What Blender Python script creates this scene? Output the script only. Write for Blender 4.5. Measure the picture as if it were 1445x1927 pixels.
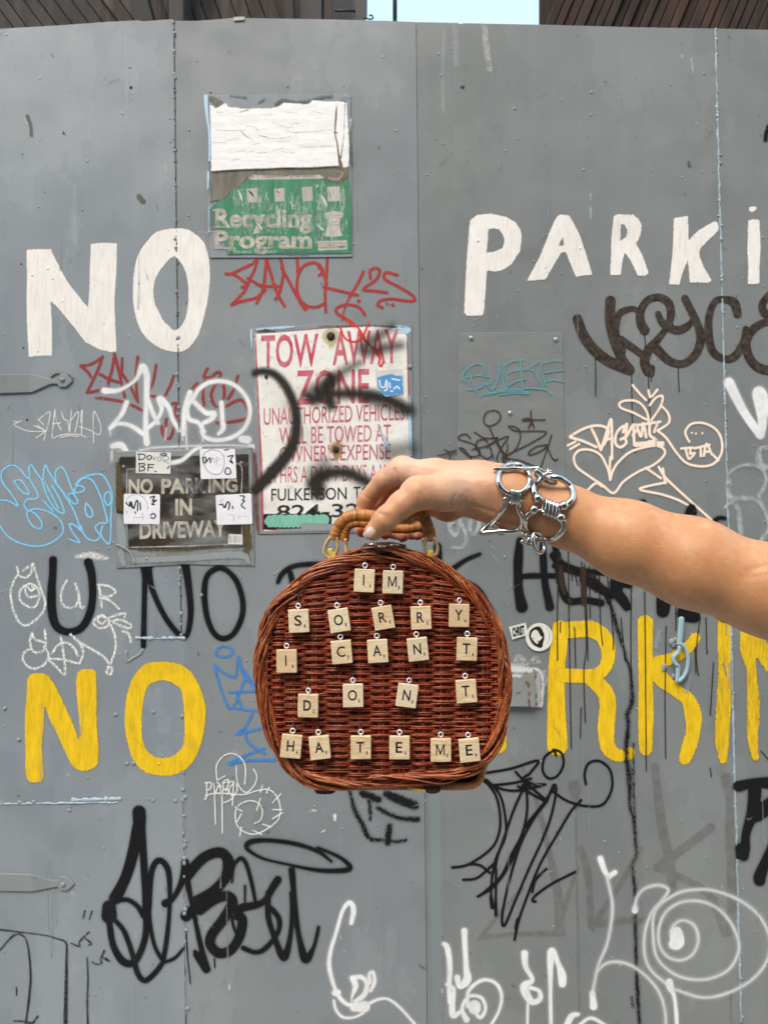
import bpy, math, random
import numpy as np
from mathutils import Vector, Matrix
random.seed(7); rng = np.random.default_rng(7)
for o in list(bpy.data.objects): bpy.data.objects.remove(o)
scn = bpy.context.scene; COL = scn.collection
# ---------------------------------------------------------------- camera, world, sun, exposure
FPX = 1392.0; CX, CY = 722.5, 963.5; CAMZ = 1.6
YW = 2.2                                     # distance of the gate
cd = bpy.data.cameras.new('camera'); cam = bpy.data.objects.new('camera', cd); COL.objects.link(cam)
cam.location = (0, 0, CAMZ); cam.rotation_euler = (math.pi/2, 0, 0)
cd.sensor_fit = 'VERTICAL'; cd.sensor_height = 24; cd.lens = 24*FPX/1927
cd.clip_start = 0.05; cd.clip_end = 500
cd.dof.use_dof = True; cd.dof.focus_distance = 0.70; cd.dof.aperture_fstop = cd.lens/1.25
scn.camera = cam
w = bpy.data.worlds.new('World'); scn.world = w; w.use_nodes = True
wn = w.node_tree; bg = wn.nodes['Background']
sky = wn.nodes.new('ShaderNodeTexSky'); sky.sky_type = 'NISHITA'; sky.sun_disc = False
SUN_EL, SUN_AZ = math.radians(52), math.radians(205)     # azimuth clockwise from +y
sky.sun_elevation = SUN_EL; sky.sun_rotation = SUN_AZ
sky.air_density = 1.1; sky.dust_density = 6.0; sky.ozone_density = 1.0
hz = wn.nodes.new('ShaderNodeMix'); hz.data_type = 'RGBA'; hz.blend_type = 'ADD'; hz.inputs[0].default_value = 1
hz.inputs[7].default_value = (3.9, 5.5, 6.1, 1)      # high thin cloud that lights the whole sky evenly
wn.links.new(sky.outputs[0], hz.inputs[6]); wn.links.new(hz.outputs[2], bg.inputs[0]); bg.inputs[1].default_value = 0.12
sd = bpy.data.lights.new('sun', 'SUN'); sd.energy = 1.7; sd.angle = math.radians(30); sd.color = (1, .90, .78)
so = bpy.data.objects.new('sun', sd); COL.objects.link(so)
dv = Vector((math.sin(SUN_AZ)*math.cos(SUN_EL), math.cos(SUN_AZ)*math.cos(SUN_EL), math.sin(SUN_EL)))
so.rotation_euler = dv.to_track_quat('Z', 'Y').to_euler(); so.location = dv*8
scn.view_settings.view_transform = 'Standard'; scn.view_settings.look = 'None'
scn.view_settings.gamma = 1; scn.view_settings.exposure = 0.36
scn.render.engine = 'CYCLES'; scn.cycles.transparent_max_bounces = 48
scn.cycles.max_bounces = 8

# ---------------------------------------------------------------- helpers
def P(px, py, y): return ((px-CX)*y/FPX, y, CAMZ + (CY-py)*y/FPX)
def PA(a, y):
    a = np.asarray(a, float); y = np.broadcast_to(np.asarray(y, float), a.shape[:1])
    return np.stack([(a[:,0]-CX)*y/FPX, y, CAMZ+(CY-a[:,1])*y/FPX], 1)
def hexc(h):
    c = [int(h[i:i+2], 16)/255 for i in (0, 2, 4)]
    return tuple(x/12.92 if x <= .04045 else ((x+.055)/1.055)**2.4 for x in c)
def pts(s): return np.array([[float(v) for v in q.split(',')] for q in s.split()])
def cat(p, step=3.0, closed=False):
    p = np.asarray(p, float)
    if len(p) < 2: return p
    n = len(p); out = []
    for i in range(n if closed else n-1):
        if closed: a, b, c, d = p[(i-1) % n], p[i], p[(i+1) % n], p[(i+2) % n]
        else: a, b, c, d = p[max(i-1, 0)], p[i], p[i+1], p[min(i+2, n-1)]
        m = max(2, int(np.linalg.norm((c-b)[:2])/step)+1)
        t = np.linspace(0, 1, m, endpoint=False)[:, None]
        out.append(.5*((2*b)+(c-a)*t+(2*a-5*b+4*c-d)*t*t+(3*b-a-3*c+d)*t**3))
    if not closed: out.append(p[-1:])
    return np.concatenate(out)
def resample(p, n, closed=False):
    q = np.vstack([p, p[:1]]) if closed else p
    s = np.r_[0, np.cumsum(np.linalg.norm(np.diff(q, axis=0), axis=1))]
    u = np.linspace(0, s[-1], n, endpoint=not closed)
    return np.stack([np.interp(u, s, q[:, k]) for k in range(q.shape[1])], 1)

def empty(name, loc, label=None, cat_=None, group=None):
    o = bpy.data.objects.new(name, None); COL.objects.link(o); o.location = loc; o.empty_display_size = .05
    tag(o, label, cat_, group); o['L'] = list(loc); return o
def tag(o, label=None, cat_=None, group=None, kind=None):
    if label: o['label'] = label
    if cat_: o['category'] = cat_
    if group: o['group'] = group
    if kind: o['kind'] = kind
    return o
def mesh_obj(name, v, f, mat, parent=None, smooth=True, attrs=None, label=None, kind=None, local=False, loc=None):
    v = np.asarray(v, np.float32); me = bpy.data.meshes.new(name)
    if isinstance(f, np.ndarray):
        n = len(f); k = f.shape[1]
        me.vertices.add(len(v)); me.loops.add(n*k); me.polygons.add(n)
        L = None
    base = np.zeros(3)
    if parent is not None and not local: base = np.array(parent['L'])
    if parent is None and loc is not None and not local: base = np.array(loc)
    vv = (v-base).astype(np.float32)
    if isinstance(f, np.ndarray):
        me.vertices.foreach_set('co', vv.ravel()); me.loops.foreach_set('vertex_index', f.astype(np.int32).ravel())
        me.polygons.foreach_set('loop_start', np.arange(0, n*k, k, dtype=np.int32))
        me.update(calc_edges=True)
    else:
        me.from_pydata(vv.tolist(), [], f); me.update()
    me.polygons.foreach_set('use_smooth', [smooth]*len(me.polygons))
    for an, av in (attrs or {}).items():
        a = me.attributes.new(an, 'FLOAT', 'POINT'); a.data.foreach_set('value', np.asarray(av, np.float32))
    if mat: me.materials.append(mat)
    o = bpy.data.objects.new(name, me); COL.objects.link(o)
    if parent is not None: o.parent = parent; o['L'] = list(parent['L']) if 'L' in parent else [0, 0, 0]
    else:
        o.location = tuple(base); o['L'] = [float(x) for x in base]
    tag(o, label, None, None, kind)
    return o
class MB:
    def __init__(s): s.v = []; s.f4 = []; s.f3 = []; s.n = 0; s.t = []; s.u = []
    def add(s, v, f, tint=0.0, u=None):
        v = np.asarray(v, float); s.v.append(v)
        for q in (f if isinstance(f, (list, tuple)) else [f]):
            q = np.asarray(q)
            if len(q) == 0: continue
            if q.shape[1] == 4: s.f4.append(q+s.n)
            else: s.f3.append(q+s.n)
        s.t.append(np.full(len(v), tint)); s.u.append(np.zeros(len(v)) if u is None else u); s.n += len(v)
    def tube(s, p, r, sides=8, tint=0.0, closed=False, flat=1.0, caps=True, up=None):
        p = np.asarray(p, float); n = len(p); r = np.broadcast_to(np.asarray(r, float), (n,))
        if closed: t = np.roll(p, -1, 0)-np.roll(p, 1, 0)
        else: t = np.gradient(p, axis=0)
        t /= np.linalg.norm(t, axis=1)[:, None]+1e-12
        up = np.array([0, 1, 0.]) if up is None else np.asarray(up, float)
        N = np.cross(t, up); bad = np.linalg.norm(N, axis=1) < 1e-3
        N[bad] = np.cross(t[bad], np.array([1, 0, 0.]))
        N /= np.linalg.norm(N, axis=1)[:, None]; B = np.cross(N, t)
        a = np.linspace(0, 2*math.pi, sides, endpoint=False)
        V = p[:, None]+r[:, None, None]*(np.cos(a)[None, :, None]*N[:, None]+flat*np.sin(a)[None, :, None]*B[:, None])
        i = np.arange(n if closed else n-1)[:, None]; j = np.arange(sides)[None]
        A = i*sides+j; Bq = i*sides+(j+1) % sides; C = ((i+1) % n)*sides+(j+1) % sides; D = ((i+1) % n)*sides+j
        F = np.stack([A, Bq, C, D], -1).reshape(-1, 4)
        L = np.r_[0, np.cumsum(np.linalg.norm(np.diff(p, axis=0), axis=1))]
        V = V.reshape(-1, 3); u = np.repeat(L, sides)
        fs = [F]
        if caps and not closed:
            V = np.vstack([V, p[:1]-t[:1]*r[0]*.5, p[-1:]+t[-1:]*r[-1]*.5]); u = np.r_[u, 0, L[-1]]
            k = n*sides; jj = np.arange(sides)
            fs.append(np.stack([np.full(sides, k), (jj+1) % sides, jj], 1))
            fs.append(np.stack([np.full(sides, k+1), (n-1)*sides+jj, (n-1)*sides+(jj+1) % sides], 1))
        s.add(V, fs, tint, u); return s
    def box(s, lo, hi, tint=0.0, M=None):
        x0, y0, z0 = lo; x1, y1, z1 = hi
        v = np.array([[x0,y0,z0],[x1,y0,z0],[x1,y1,z0],[x0,y1,z0],[x0,y0,z1],[x1,y0,z1],[x1,y1,z1],[x0,y1,z1]], float)
        if M is not None: v = v@np.array(M)[:3, :3].T+np.array(M)[:3, 3]
        s.add(v, np.array([[3,2,1,0],[4,5,6,7],[0,1,5,4],[1,2,6,5],[2,3,7,6],[3,0,4,7]]), tint); return s
    def prism(s, poly, y0, y1, tint=0.0):
        """px polygon, clockwise or not, extruded from depth y0 (front) to y1 (back), both at the px size of y0"""
        p = np.asarray(poly, float)[:, :2]; n = len(p)
        ar = np.sum(p[:, 0]*np.roll(p[:, 1], -1)-np.roll(p[:, 0], -1)*p[:, 1])
        if ar > 0: p = p[::-1]
        a = PA(p, y0); b = a.copy(); b[:, 1] = y1
        s.poly = getattr(s, 'poly', []); 
        s.v.append(np.vstack([a, b])); k = s.n
        s.ng = getattr(s, 'ng', []); s.ng.append([k+i for i in range(n)][::-1]); s.ng.append([k+n+i for i in range(n)])
        i = np.arange(n); j = (i+1) % n
        s.f4.append(np.stack([k+i, k+j, k+n+j, k+n+i], 1)[:, ::1]); s.t.append(np.full(2*n, tint)); s.u.append(np.zeros(2*n)); s.n += 2*n
        return s
    def sphere(s, c, r, seg=12, rings=8, scale=(1,1,1), tint=0.0):
        th = np.linspace(0, math.pi, rings+1)[1:-1]; ph = np.linspace(0, 2*math.pi, seg, endpoint=False)
        V = [[0,0,1]]+[[math.sin(a)*math.cos(b), math.sin(a)*math.sin(b), math.cos(a)] for a in th for b in ph]+[[0,0,-1]]
        V = np.array(V)*r*np.array(scale)+np.array(c); m = rings-1
        F4 = [[1+i*seg+j, 1+(i+1)*seg+j, 1+(i+1)*seg+(j+1)%seg, 1+i*seg+(j+1)%seg] for i in range(m-1) for j in range(seg)]
        F3 = [[0, 1+j, 1+(j+1)%seg] for j in range(seg)]+[[1+m*seg, 1+(m-1)*seg+(j+1)%seg, 1+(m-1)*seg+j] for j in range(seg)]
        s.add(V, [np.array(F4), np.array(F3)], tint); return s
    def build(s, name, mat, parent=None, smooth=True, label=None, kind=None, bevel=0, **kw):
        v = np.vstack(s.v)
        f = [list(map(int, q)) for a in s.f4+s.f3 for q in a]+getattr(s, 'ng', [])
        o = mesh_obj(name, v, f, mat, parent, smooth, {'tint': np.concatenate(s.t), 'u': np.concatenate(s.u)}, label, kind, **kw)
        if bevel:
            m = o.modifiers.new('b', 'BEVEL'); m.width = bevel; m.segments = 2; m.limit_method = 'ANGLE'
        return o

# ---------------------------------------------------------------- node helper
class NT:
    def __init__(s, name):
        s.m = bpy.data.materials.new(name); s.m.use_nodes = True; s.t = s.m.node_tree; s.n = s.t.nodes
        s.b = s.n['Principled BSDF']; s.out = s.n['Material Output']
    def link(s, a, b): s.t.links.new(a, b)
    def put(s, inp, val):
        if val is None: return
        if isinstance(val, bpy.types.NodeSocket): s.link(val, inp)
        else:
            if inp.type == 'RGBA' and len(val) == 3: val = (*val, 1)
            inp.default_value = val
    def node(s, typ, ins=None, **kw):
        n = s.n.new(typ)
        for k, v in kw.items(): setattr(n, k, v)
        for k, v in (ins or {}).items(): s.put(n.inputs[k], v)
        return n
    def pos(s, scale=(1,1,1), rot=(0,0,0)):
        g = s.node('ShaderNodeNewGeometry').outputs['Position']
        return s.node('ShaderNodeMapping', {'Vector': g, 'Scale': scale, 'Rotation': rot}).outputs[0]
    def obj(s, scale=(1,1,1)):
        g = s.node('ShaderNodeTexCoord').outputs['Object']
        return s.node('ShaderNodeMapping', {'Vector': g, 'Scale': scale}).outputs[0]
    def noise(s, scale, detail=3, vec=None, rough=.5, col=False, dist=0):
        n = s.node('ShaderNodeTexNoise', {'Scale': scale, 'Detail': detail, 'Roughness': rough, 'Distortion': dist})
        s.put(n.inputs['Vector'], vec if vec is not None else s.pos()); return n.outputs['Color' if col else 'Fac']
    def vor(s, scale, vec=None, feat='F1', rnd=1.0):
        n = s.node('ShaderNodeTexVoronoi', {'Scale': scale, 'Randomness': rnd}, feature=feat)
        s.put(n.inputs['Vector'], vec if vec is not None else s.pos()); return n.outputs['Distance']
    def math(s, op, a, b=None, c=None, clamp=False):
        n = s.node('ShaderNodeMath', operation=op, use_clamp=clamp)
        for i, v in enumerate((a, b, c)): s.put(n.inputs[i], v)
        return n.outputs[0]
    def mr(s, v, a, b, c=0.0, d=1.0, smooth=False):
        n = s.node('ShaderNodeMapRange', {'Value': v, 'From Min': a, 'From Max': b, 'To Min': c, 'To Max': d}, clamp=True)
        if smooth: n.interpolation_type = 'SMOOTHSTEP'
        return n.outputs[0]
    def mix(s, f, a, b, mode='MIX'):
        n = s.node('ShaderNodeMix', data_type='RGBA', blend_type=mode)
        s.put(n.inputs[0], f); s.put(n.inputs[6], a); s.put(n.inputs[7], b); return n.outputs[2]
    def attr(s, name): return s.node('ShaderNodeAttribute', attribute_name=name).outputs['Fac']
    def rnd(s): return s.node('ShaderNodeObjectInfo').outputs['Random']
    def bump(s, h, dist=.001, strength=1.0, prev=None):
        n = s.node('ShaderNodeBump', {'Height': h, 'Distance': dist, 'Strength': strength})
        if prev is not None: s.put(n.inputs['Normal'], prev)
        return n.outputs[0]
    def fin(s, color=None, rough=.5, metal=0, normal=None, alpha=None, spec=.5, **kw):
        s.put(s.b.inputs['Base Color'], color); s.put(s.b.inputs['Roughness'], rough); s.put(s.b.inputs['Metallic'], metal)
        s.put(s.b.inputs['Normal'], normal); s.put(s.b.inputs['Alpha'], alpha); s.put(s.b.inputs['Specular IOR Level'], spec)
        for k, v in kw.items(): s.put(s.b.inputs[k.replace('_', ' ')], v)
        return s.m

def wall_relief(N, strength=1.0):
    """height of the many-times repainted steel: broad dents, brush drag, blobs and grit"""
    big = N.noise(2.2, 2); p1 = N.pos((1, 1, .35))
    brush = N.noise(95, 4, p1, .6); grit = N.noise(420, 2)
    d = N.vor(22, N.pos()); blob = N.mr(d, .0, .13, 1, 0, True)
    pick = N.mr(N.noise(9, 2), .52, .6); blob = N.math('MULTIPLY', blob, pick)
    h = N.math('MULTIPLY', brush, .35)
    h = N.math('ADD', h, N.math('MULTIPLY', grit, .18)); h = N.math('ADD', h, N.math('MULTIPLY', blob, 1.6))
    a = N.bump(big, .05, .25*strength)
    return N.bump(h, .0011, .75*strength, a)

def wall_mat(name, c1, c2, spec=.45):
    N = NT(name)
    n1 = N.mr(N.noise(1.3, 3), .35, .65); n2 = N.noise(7, 5, N.pos((1, 1, .3)), .6)
    c = N.mix(n1, c1, c2)
    c = N.mix(N.mr(n2, .3, .75, 0, .28), c, tuple(x*.82 for x in c1))
    st = N.mr(N.noise(26, 3, N.pos((1, 1, .05)), .6), .56, .72, 0, .09)
    c = N.mix(st, c, tuple(min(1, x*1.25+.02) for x in c2))
    dk = N.mr(N.noise(30, 2, N.pos((1, 1, 1))), .70, .76, 0, .7); c = N.mix(dk, c, (.05, .045, .04))
    lt = N.mr(N.vor(9), 0, .05, 1, 0); lt = N.math('MULTIPLY', lt, N.mr(N.noise(5), .5, .56)); c = N.mix(lt, c, (.5, .62, .68))
    ed = N.noise(2.6, 5, N.pos((1, 1, .6)), .62); c = N.mix(N.mr(ed, .545, .555, 0, .30), c, tuple(min(1, x*1.16) for x in c2)); c = N.mix(N.mr(ed, .43, .40, 0, .30), c, tuple(x*.80 for x in c1))
    run = N.mr(N.noise(55, 4, N.pos((1, 1, .03)), .7), .64, .72, 0, .30); run = N.math('MULTIPLY', run, N.mr(N.noise(3, 2), .45, .6)); c = N.mix(run, c, (.10, .085, .06))
    scr = N.noise(240, 2, N.pos((.25, 1, 1), (0, .6, 0))); scr = N.math('MULTIPLY', N.mr(scr, .70, .74), N.mr(N.noise(8), .5, .62)); c = N.mix(N.math('MULTIPLY', scr, .5), c, (.42, .45, .46))
    return N.fin(c, N.mr(N.noise(12, 3), .3, .7, .40, .62), normal=wall_relief(N, 1.35), spec=spec)

def paint(name, c, soft=1.0, wob=.6, wobs=900, alpha=1.0, chalk=0, fade=0, rough=.5, c2=None, relief=1.0, chs=330, streak=0, halo=0, iso=False):
    """a paint film whose edge follows the attribute d (photo pixels to the stroke's edge)"""
    N = NT(name); d = N.attr('d')
    nz = N.math('MULTIPLY', N.math('SUBTRACT', N.noise(wobs, 3), .5), wob*4)
    d = N.math('ADD', d, nz)
    a = N.mr(d, soft*.5, -soft*.5-.3, 0, 1, True)
    if chalk: a = N.math('MULTIPLY', a, N.mr(N.noise(chs, 2, None, .7), .37+.05*chalk, .45+.05*chalk, .12, 1))
    if fade: a = N.math('MULTIPLY', a, N.mr(N.noise(35, 4, None, .65), .5-fade*.5, .5+fade*.25, .25, 1))
    if halo:
        hh = N.math('MULTIPLY', N.math('POWER', N.mr(N.attr('d'), halo, -1), 2.0), N.mr(N.noise(1500, 2, None, .8), .38, .62, .15, .9))
        a = N.math('MAXIMUM', N.math('MULTIPLY', a, N.mr(N.noise(14, 3), .3, .6, .86, 1)), N.math('MULTIPLY', hh, .55))
    if streak: a = N.math('MULTIPLY', a, N.mr(N.noise(160, 3, N.pos((1, 1, .12)), .6), .36, .5, 1-streak, 1))
    if alpha < 1: a = N.math('MULTIPLY', a, alpha)
    col = c
    if c2 is not None: col = N.mix(N.mr(N.noise(60, 4, N.pos((1, 1, 1 if iso else .25)), .65), .35, .7), c, c2)
    N.m['cut'] = float(halo)
    return N.fin(col, rough, normal=wall_relief(N, relief), alpha=a, spec=.35 if max(c) > .06 else .15)

# ---------------------------------------------------------------- paint sheets from signed distance
def Z(ox, oy, s):
    def f(*strs, w=None):
        out = []
        for t in strs:
            p = pts(t); q = p[:, :2]/s+np.array([ox, oy])
            ww = (p[:, 2:3] if p.shape[1] > 2 else np.full((len(p), 1), w if w else 10))/s
            out.append(np.hstack([q, ww]))
        return out
    return f
LAYER = [0]; STUFFY = {'moss_stain', 'repaint_edge', 'paint_crease', 'paint_crack', 'rust_stain', 'grime', 'rust_spot', 'paint_smear', 'stain', 'smear', 'worn_patch', 'grey_smear', 'scuff_mark', 'overspray', 'bare_patch'}
def sheet(name, mat, strokes=(), polys=(), parent=None, label=None, soft=1.0, h=None, y=None, jitter=0.0, straight=False):
    if y is None:
        LAYER[0] += 1; y = YW-.0005-.000015*LAYER[0]
    cut = max(soft*.6+1.5, mat.get('cut', 0)+.5); soft = max(soft, mat.get('cut', 0))
    strokes = list(strokes); allp = [s[:, :2] for s in strokes]+[np.asarray(p)[:, :2] for p in polys]
    mw = max([s[:, 2].max() for s in strokes], default=0)/2
    pad = mw+soft+4; A = np.vstack(allp); lo = A.min(0)-pad; hi = A.max(0)+pad
    lo = np.maximum(lo, [-260, -60]); hi = np.minimum(hi, [1720, 2060])
    if h is None: h = 1.1 if (strokes and mw < 2.6) else (1.5 if mw < 5 else 2.2)
    nx = int((hi[0]-lo[0])/h)+2; ny = int((hi[1]-lo[1])/h)+2
    gx = lo[0]+h*np.arange(nx); gy = lo[1]+h*np.arange(ny)
    D = np.full((nx, ny), 99., np.float32)
    for s in strokes:
        q = s if straight else cat(s, max(2.5, h*1.6)); 
        if len(q) == 1: q = np.vstack([q, q+[.01, 0, 0]])
        for a, b in zip(q[:-1], q[1:]):
            r = max(a[2], b[2])/2+soft+2*h+2
            i0 = max(0, int((min(a[0], b[0])-r-lo[0])/h)); i1 = min(nx, int((max(a[0], b[0])+r-lo[0])/h)+2)
            j0 = max(0, int((min(a[1], b[1])-r-lo[1])/h)); j1 = min(ny, int((max(a[1], b[1])+r-lo[1])/h)+2)
            if i1 <= i0 or j1 <= j0: continue
            X = gx[i0:i1, None]-a[0]; Y = gy[None, j0:j1]-a[1]; dx, dy = b[0]-a[0], b[1]-a[1]
            L2 = dx*dx+dy*dy+1e-9; t = np.clip((X*dx+Y*dy)/L2, 0, 1)
            d = np.hypot(X-t*dx, Y-t*dy)-(a[2]+(b[2]-a[2])*t)/2
            np.minimum(D[i0:i1, j0:j1], d, out=D[i0:i1, j0:j1])
    if len(polys):
        X, Y = np.meshgrid(gx, gy, indexing='ij'); ins = np.zeros(X.shape, bool); dd = np.full(X.shape, 1e9)
        for p in polys:
            p = np.asarray(p)[:, :2]
            for a, b in zip(p, np.roll(p, -1, 0)):
                dx, dy = b-a; t = np.clip(((X-a[0])*dx+(Y-a[1])*dy)/(dx*dx+dy*dy+1e-9), 0, 1)
                dd = np.minimum(dd, np.hypot(X-a[0]-t*dx, Y-a[1]-t*dy))
                c = (a[1] > Y) != (b[1] > Y)
                with np.errstate(divide='ignore', invalid='ignore'):
                    ins ^= c & (X < (b[0]-a[0])*(Y-a[1])/(b[1]-a[1]+1e-12)+a[0])
        D = np.minimum(D, np.where(ins, -dd, dd))
    m = np.minimum(np.minimum(D[:-1, :-1], D[1:, :-1]), np.minimum(D[:-1, 1:], D[1:, 1:])) < cut
    I, J = np.nonzero(m); q = np.stack([I*ny+J, (I+1)*ny+J, (I+1)*ny+J+1, I*ny+J+1], 1)[:, ::-1]
    used, inv = np.unique(q.ravel(), return_inverse=True)
    ui, uj = used//ny, used % ny
    V = PA(np.stack([gx[ui], gy[uj]], 1), y)
    return mesh_obj(name, V, inv.reshape(-1, 4), mat, parent, False, {'d': D[ui, uj]}, label, 'stuff' if name in STUFFY else None)

def P_poly(z, s): return z(s)[0]
# ---------------------------------------------------------------- text as flat mesh fitted to a pixel box
_tc = {}
def glyphs(s, bold=0.0):
    k = (s, bold)
    if s == 'M' and bold: return (np.array([(0,0),(0,1),(.19,1),(.5,.28),(.81,1),(1,1),(1,0),(.87,0),(.87,.80),(.56,.06),(.44,.06),(.13,.80),(.13,0)], float), [list(range(13))[::-1]])
    if k not in _tc:
        cu = bpy.data.curves.new('t', 'FONT'); cu.body = s; cu.offset = bold; cu.resolution_u = 3
        ob = bpy.data.objects.new('t', cu); me = bpy.data.meshes.new_from_object(ob)
        v = np.zeros(len(me.vertices)*3); me.vertices.foreach_get('co', v); f = [list(p.vertices) for p in me.polygons]
        bpy.data.objects.remove(ob); bpy.data.curves.remove(cu); bpy.data.meshes.remove(me)
        v = v.reshape(-1, 3)[:, :2]; v = (v-v.min(0))/(v.max(0)-v.min(0)); _tc[k] = (v, f)
    return _tc[k]
def text(name, s, box, y, mat, parent, bold=.0, slope=0, shear=0, label=None):
    v, f = glyphs(s, bold); x0, y0, x1, y1 = box
    px = x0+(x1-x0)*v[:, 0]+shear*(v[:, 1]-.5); py = y1+(y0-y1)*v[:, 1]+slope*v[:, 0]
    return mesh_obj(name, PA(np.stack([px, py], 1), y), f, mat, parent, False, None, label)
# ---------------------------------------------------------------- ground and what stands beyond the gate
def simple(name, c, rough=.6, metal=0, bscale=0, bd=.001, var=.0, spec=.5):
    N = NT(name); n = N.noise(18, 4)
    col = N.mix(N.math('MULTIPLY', n, var), c, tuple(x*.3 for x in c)) if var else c
    return N.fin(col, rough, metal, normal=N.bump(N.noise(bscale, 4), bd) if bscale else None, spec=spec)
N = NT('asphalt'); M_asph = N.fin(N.mix(N.noise(40, 5), (.04,.04,.042), (.11,.11,.11)), .9, normal=N.bump(N.noise(220, 3), .003))
N = NT('concrete'); M_conc = N.fin(N.mix(N.noise(6, 6), (.24,.23,.21), (.4,.38,.35)), .85, normal=N.bump(N.noise(150, 4), .002))
b = MB(); b.box((-60, -60, -.3), (60, 60, -.12)); b.build('road', M_asph, None, False, kind='structure')
b = MB(); b.box((-60, .2, -.118), (60, 12, 0)); b.build('pavement', M_conc, None, False, kind='structure')
b = MB(); b.box((-60, .04, -.118), (60, .197, .004)); b.build('kerb', M_conc, None, False, kind='structure', bevel=.012)

def plank_mat(name, c1, c2, c3):
    N = NT(name); g = N.node('ShaderNodeTexCoord').outputs['Object']
    r = N.rnd(); v = N.node('ShaderNodeMapping', {'Vector': g, 'Scale': (1, 1, .12)}).outputs[0]
    v = N.node('ShaderNodeVectorMath', {0: v, 1: N.node('ShaderNodeCombineXYZ', {0: N.math('MULTIPLY', r, 37)}).outputs[0]}, operation='ADD').outputs[0]
    n = N.noise(14, 6, v, .65); m = N.noise(3, 3, v)
    c = N.mix(N.mr(n, .35, .65), c1, c2); c = N.mix(N.mr(m, .5, .7, 0, .6), c, c3)
    c = N.mix(N.math('MULTIPLY', r, .5), c, tuple(x*.5 for x in c1))
    return N.fin(c, .85, normal=N.bump(n, .012))
M_plg = plank_mat('grey_timber', (.018,.013,.011), (.068,.054,.048), (.125,.105,.095))
M_plb = plank_mat('brown_timber', (.012,.005,.003), (.055,.022,.013), (.085,.042,.028))
M_beam = simple('dark_beam', (.03,.026,.024), .8, bscale=60, var=.5)
def boards(root, name, x0, x1, y, pyt, pyb, wpx, slant, mat):
    """a wall of boards standing behind the gate; px extents at depth y, boards slanting by slant px per px of height"""
    x = x0
    while x < x1:
        ww = wpx*random.uniform(.85, 1.15); b = MB(); d = y+random.uniform(-.02, .02)
        H = pyb-pyt; s = slant*H
        b.prism([(x, pyb), (x+ww-1.2, pyb), (x+ww-1.2+s, pyt), (x+s, pyt)], d, d+.05)
        # own origin along the board so that the grain follows it
        b.build(name, mat, root, False, bevel=.006); x += ww
Y1 = 5.2
t = empty('timber_shed', P(300, 60, Y1), 'weathered grey plank shed roof leaning over the gate at upper left', 'shed')
for xa, xb in ((-700, -250), (-248, 100), (102, 348), (350, 627)):
    b = MB(); b.prism([(xa,120),(xb,120),(xb,-420),(xa,-420)], Y1+.22, Y1+.26); b.build('sheathing', M_plg, t, False)
boards(t, 'plank', -420, 330, Y1, -420, 120, 30, -.75, M_plg)
b = MB(); b.prism([(262,120),(300,120),(312,120),(262,-60),(240,-60)], Y1-.12, Y1+.02); b.build('beam', M_beam, t, False, bevel=.01)
b = MB(); b.prism([(318,120),(346,120),(346,-420),(318,-420)], Y1-.15, Y1+.05); b.build('post', simple('grey_post', (.055,.048,.047), .8, bscale=40, var=.6), t, False, bevel=.01)
boards(t, 'plank', 348, 556, Y1+.1, -420, 120, 26, -.35, M_plg)
b = MB(); b.prism([(540,120),(560,120),(545,-100),(528,-100)], Y1-.1, Y1+.02); b.build('beam', M_beam, t, False, bevel=.01)
b = MB(); b.prism([(562,120),(606,120),(606,-420),(562,-420)], Y1-.02, Y1+.1); b.build('post', simple('pale_post', (.07,.06,.057), .8, bscale=40, var=.6), t, False, bevel=.01)
b = MB(); b.prism([(608,120),(627,120),(627,-420),(608,-420)], Y1-.0, Y1+.1); b.build('post', simple('brown_post', (.05,.034,.026), .8, bscale=40, var=.6), t, False, bevel=.01)
# fire escape
M_iron = simple('black_iron', (.02,.02,.022), .5, .3, 50)
Y2 = 7.0
t = empty('fire_escape', P(660, 60, Y2), 'black iron fire escape railing seen above the gate beside the sky', 'fire escape')
def rail(p, q, w, name='rail', y=Y2):
    b = MB(); b.tube(PA([p, q], y), w*y/FPX/2, 6); return b.build(name, M_iron, t)
for py in (-60, -24, 20): rail((628, py), (668, py), 5)
for k in range(7): rail((631+k*6, 90), (631+k*6, -70), 1.8, 'baluster')
b = MB(); b.prism([(664,120),(684,120),(684,20),(690,6),(692,-100),(664,-100)], Y2, Y2+.2); b.build('bracket', M_iron, t, False)
b = MB(); b.tube(PA(cat(pts('684,33 696,36 702,34 699,28 695,30')), Y2), .008, 6); b.build('hook', M_iron, t)
M_brk = simple('soot_brick', (.045,.04,.045), .9, bscale=30, var=.5)
b = MB(); b.prism([(600,200),(666,200),(666,-420),(600,-420)], 8.5, 12); b.build('brick_building', M_brk, None, False)
tag(bpy.context.scene.objects['brick_building'], 'narrow sooty building wall behind the fire escape railing', 'building')
t2 = MB(); t2.tube(PA([(743,120),(743,-200)], 6.0), .018, 8); o = t2.build('utility_pole', M_iron); tag(o, 'thin black pole standing against the bright sky', 'pole')
# right: rust brown timber hoarding
Y3 = 4.2
t = empty('timber_hoarding', P(1230, 60, Y3), 'dark brown timber hoarding of slanting boards above the gate at right', 'hoarding')
for xa, xb in ((1017, 1100), (1102, 1300), (1302, 1600), (1602, 1900)):
    b = MB(); b.prism([(xa,130),(xb,130),(xb,-420),(xa,-420)], Y3+.03, Y3+.08); b.build('sheathing', M_plb, t, False)
boards(t, 'board', 990, 1900, Y3-.05, -420, 130, 19, .42, M_plb)
# unseen building added behind the photographer to give the metal dark reflections
M_fac = simple('facade', (.08,.06,.05), .9, bscale=20, var=.3)
b = MB(); b.box((-16, -17, 0), (16, -11, 13)); o = b.build('added_building', M_fac, None, False); tag(o, 'unseen brown building added across the street for reflections, behind the camera', 'building')

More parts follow.
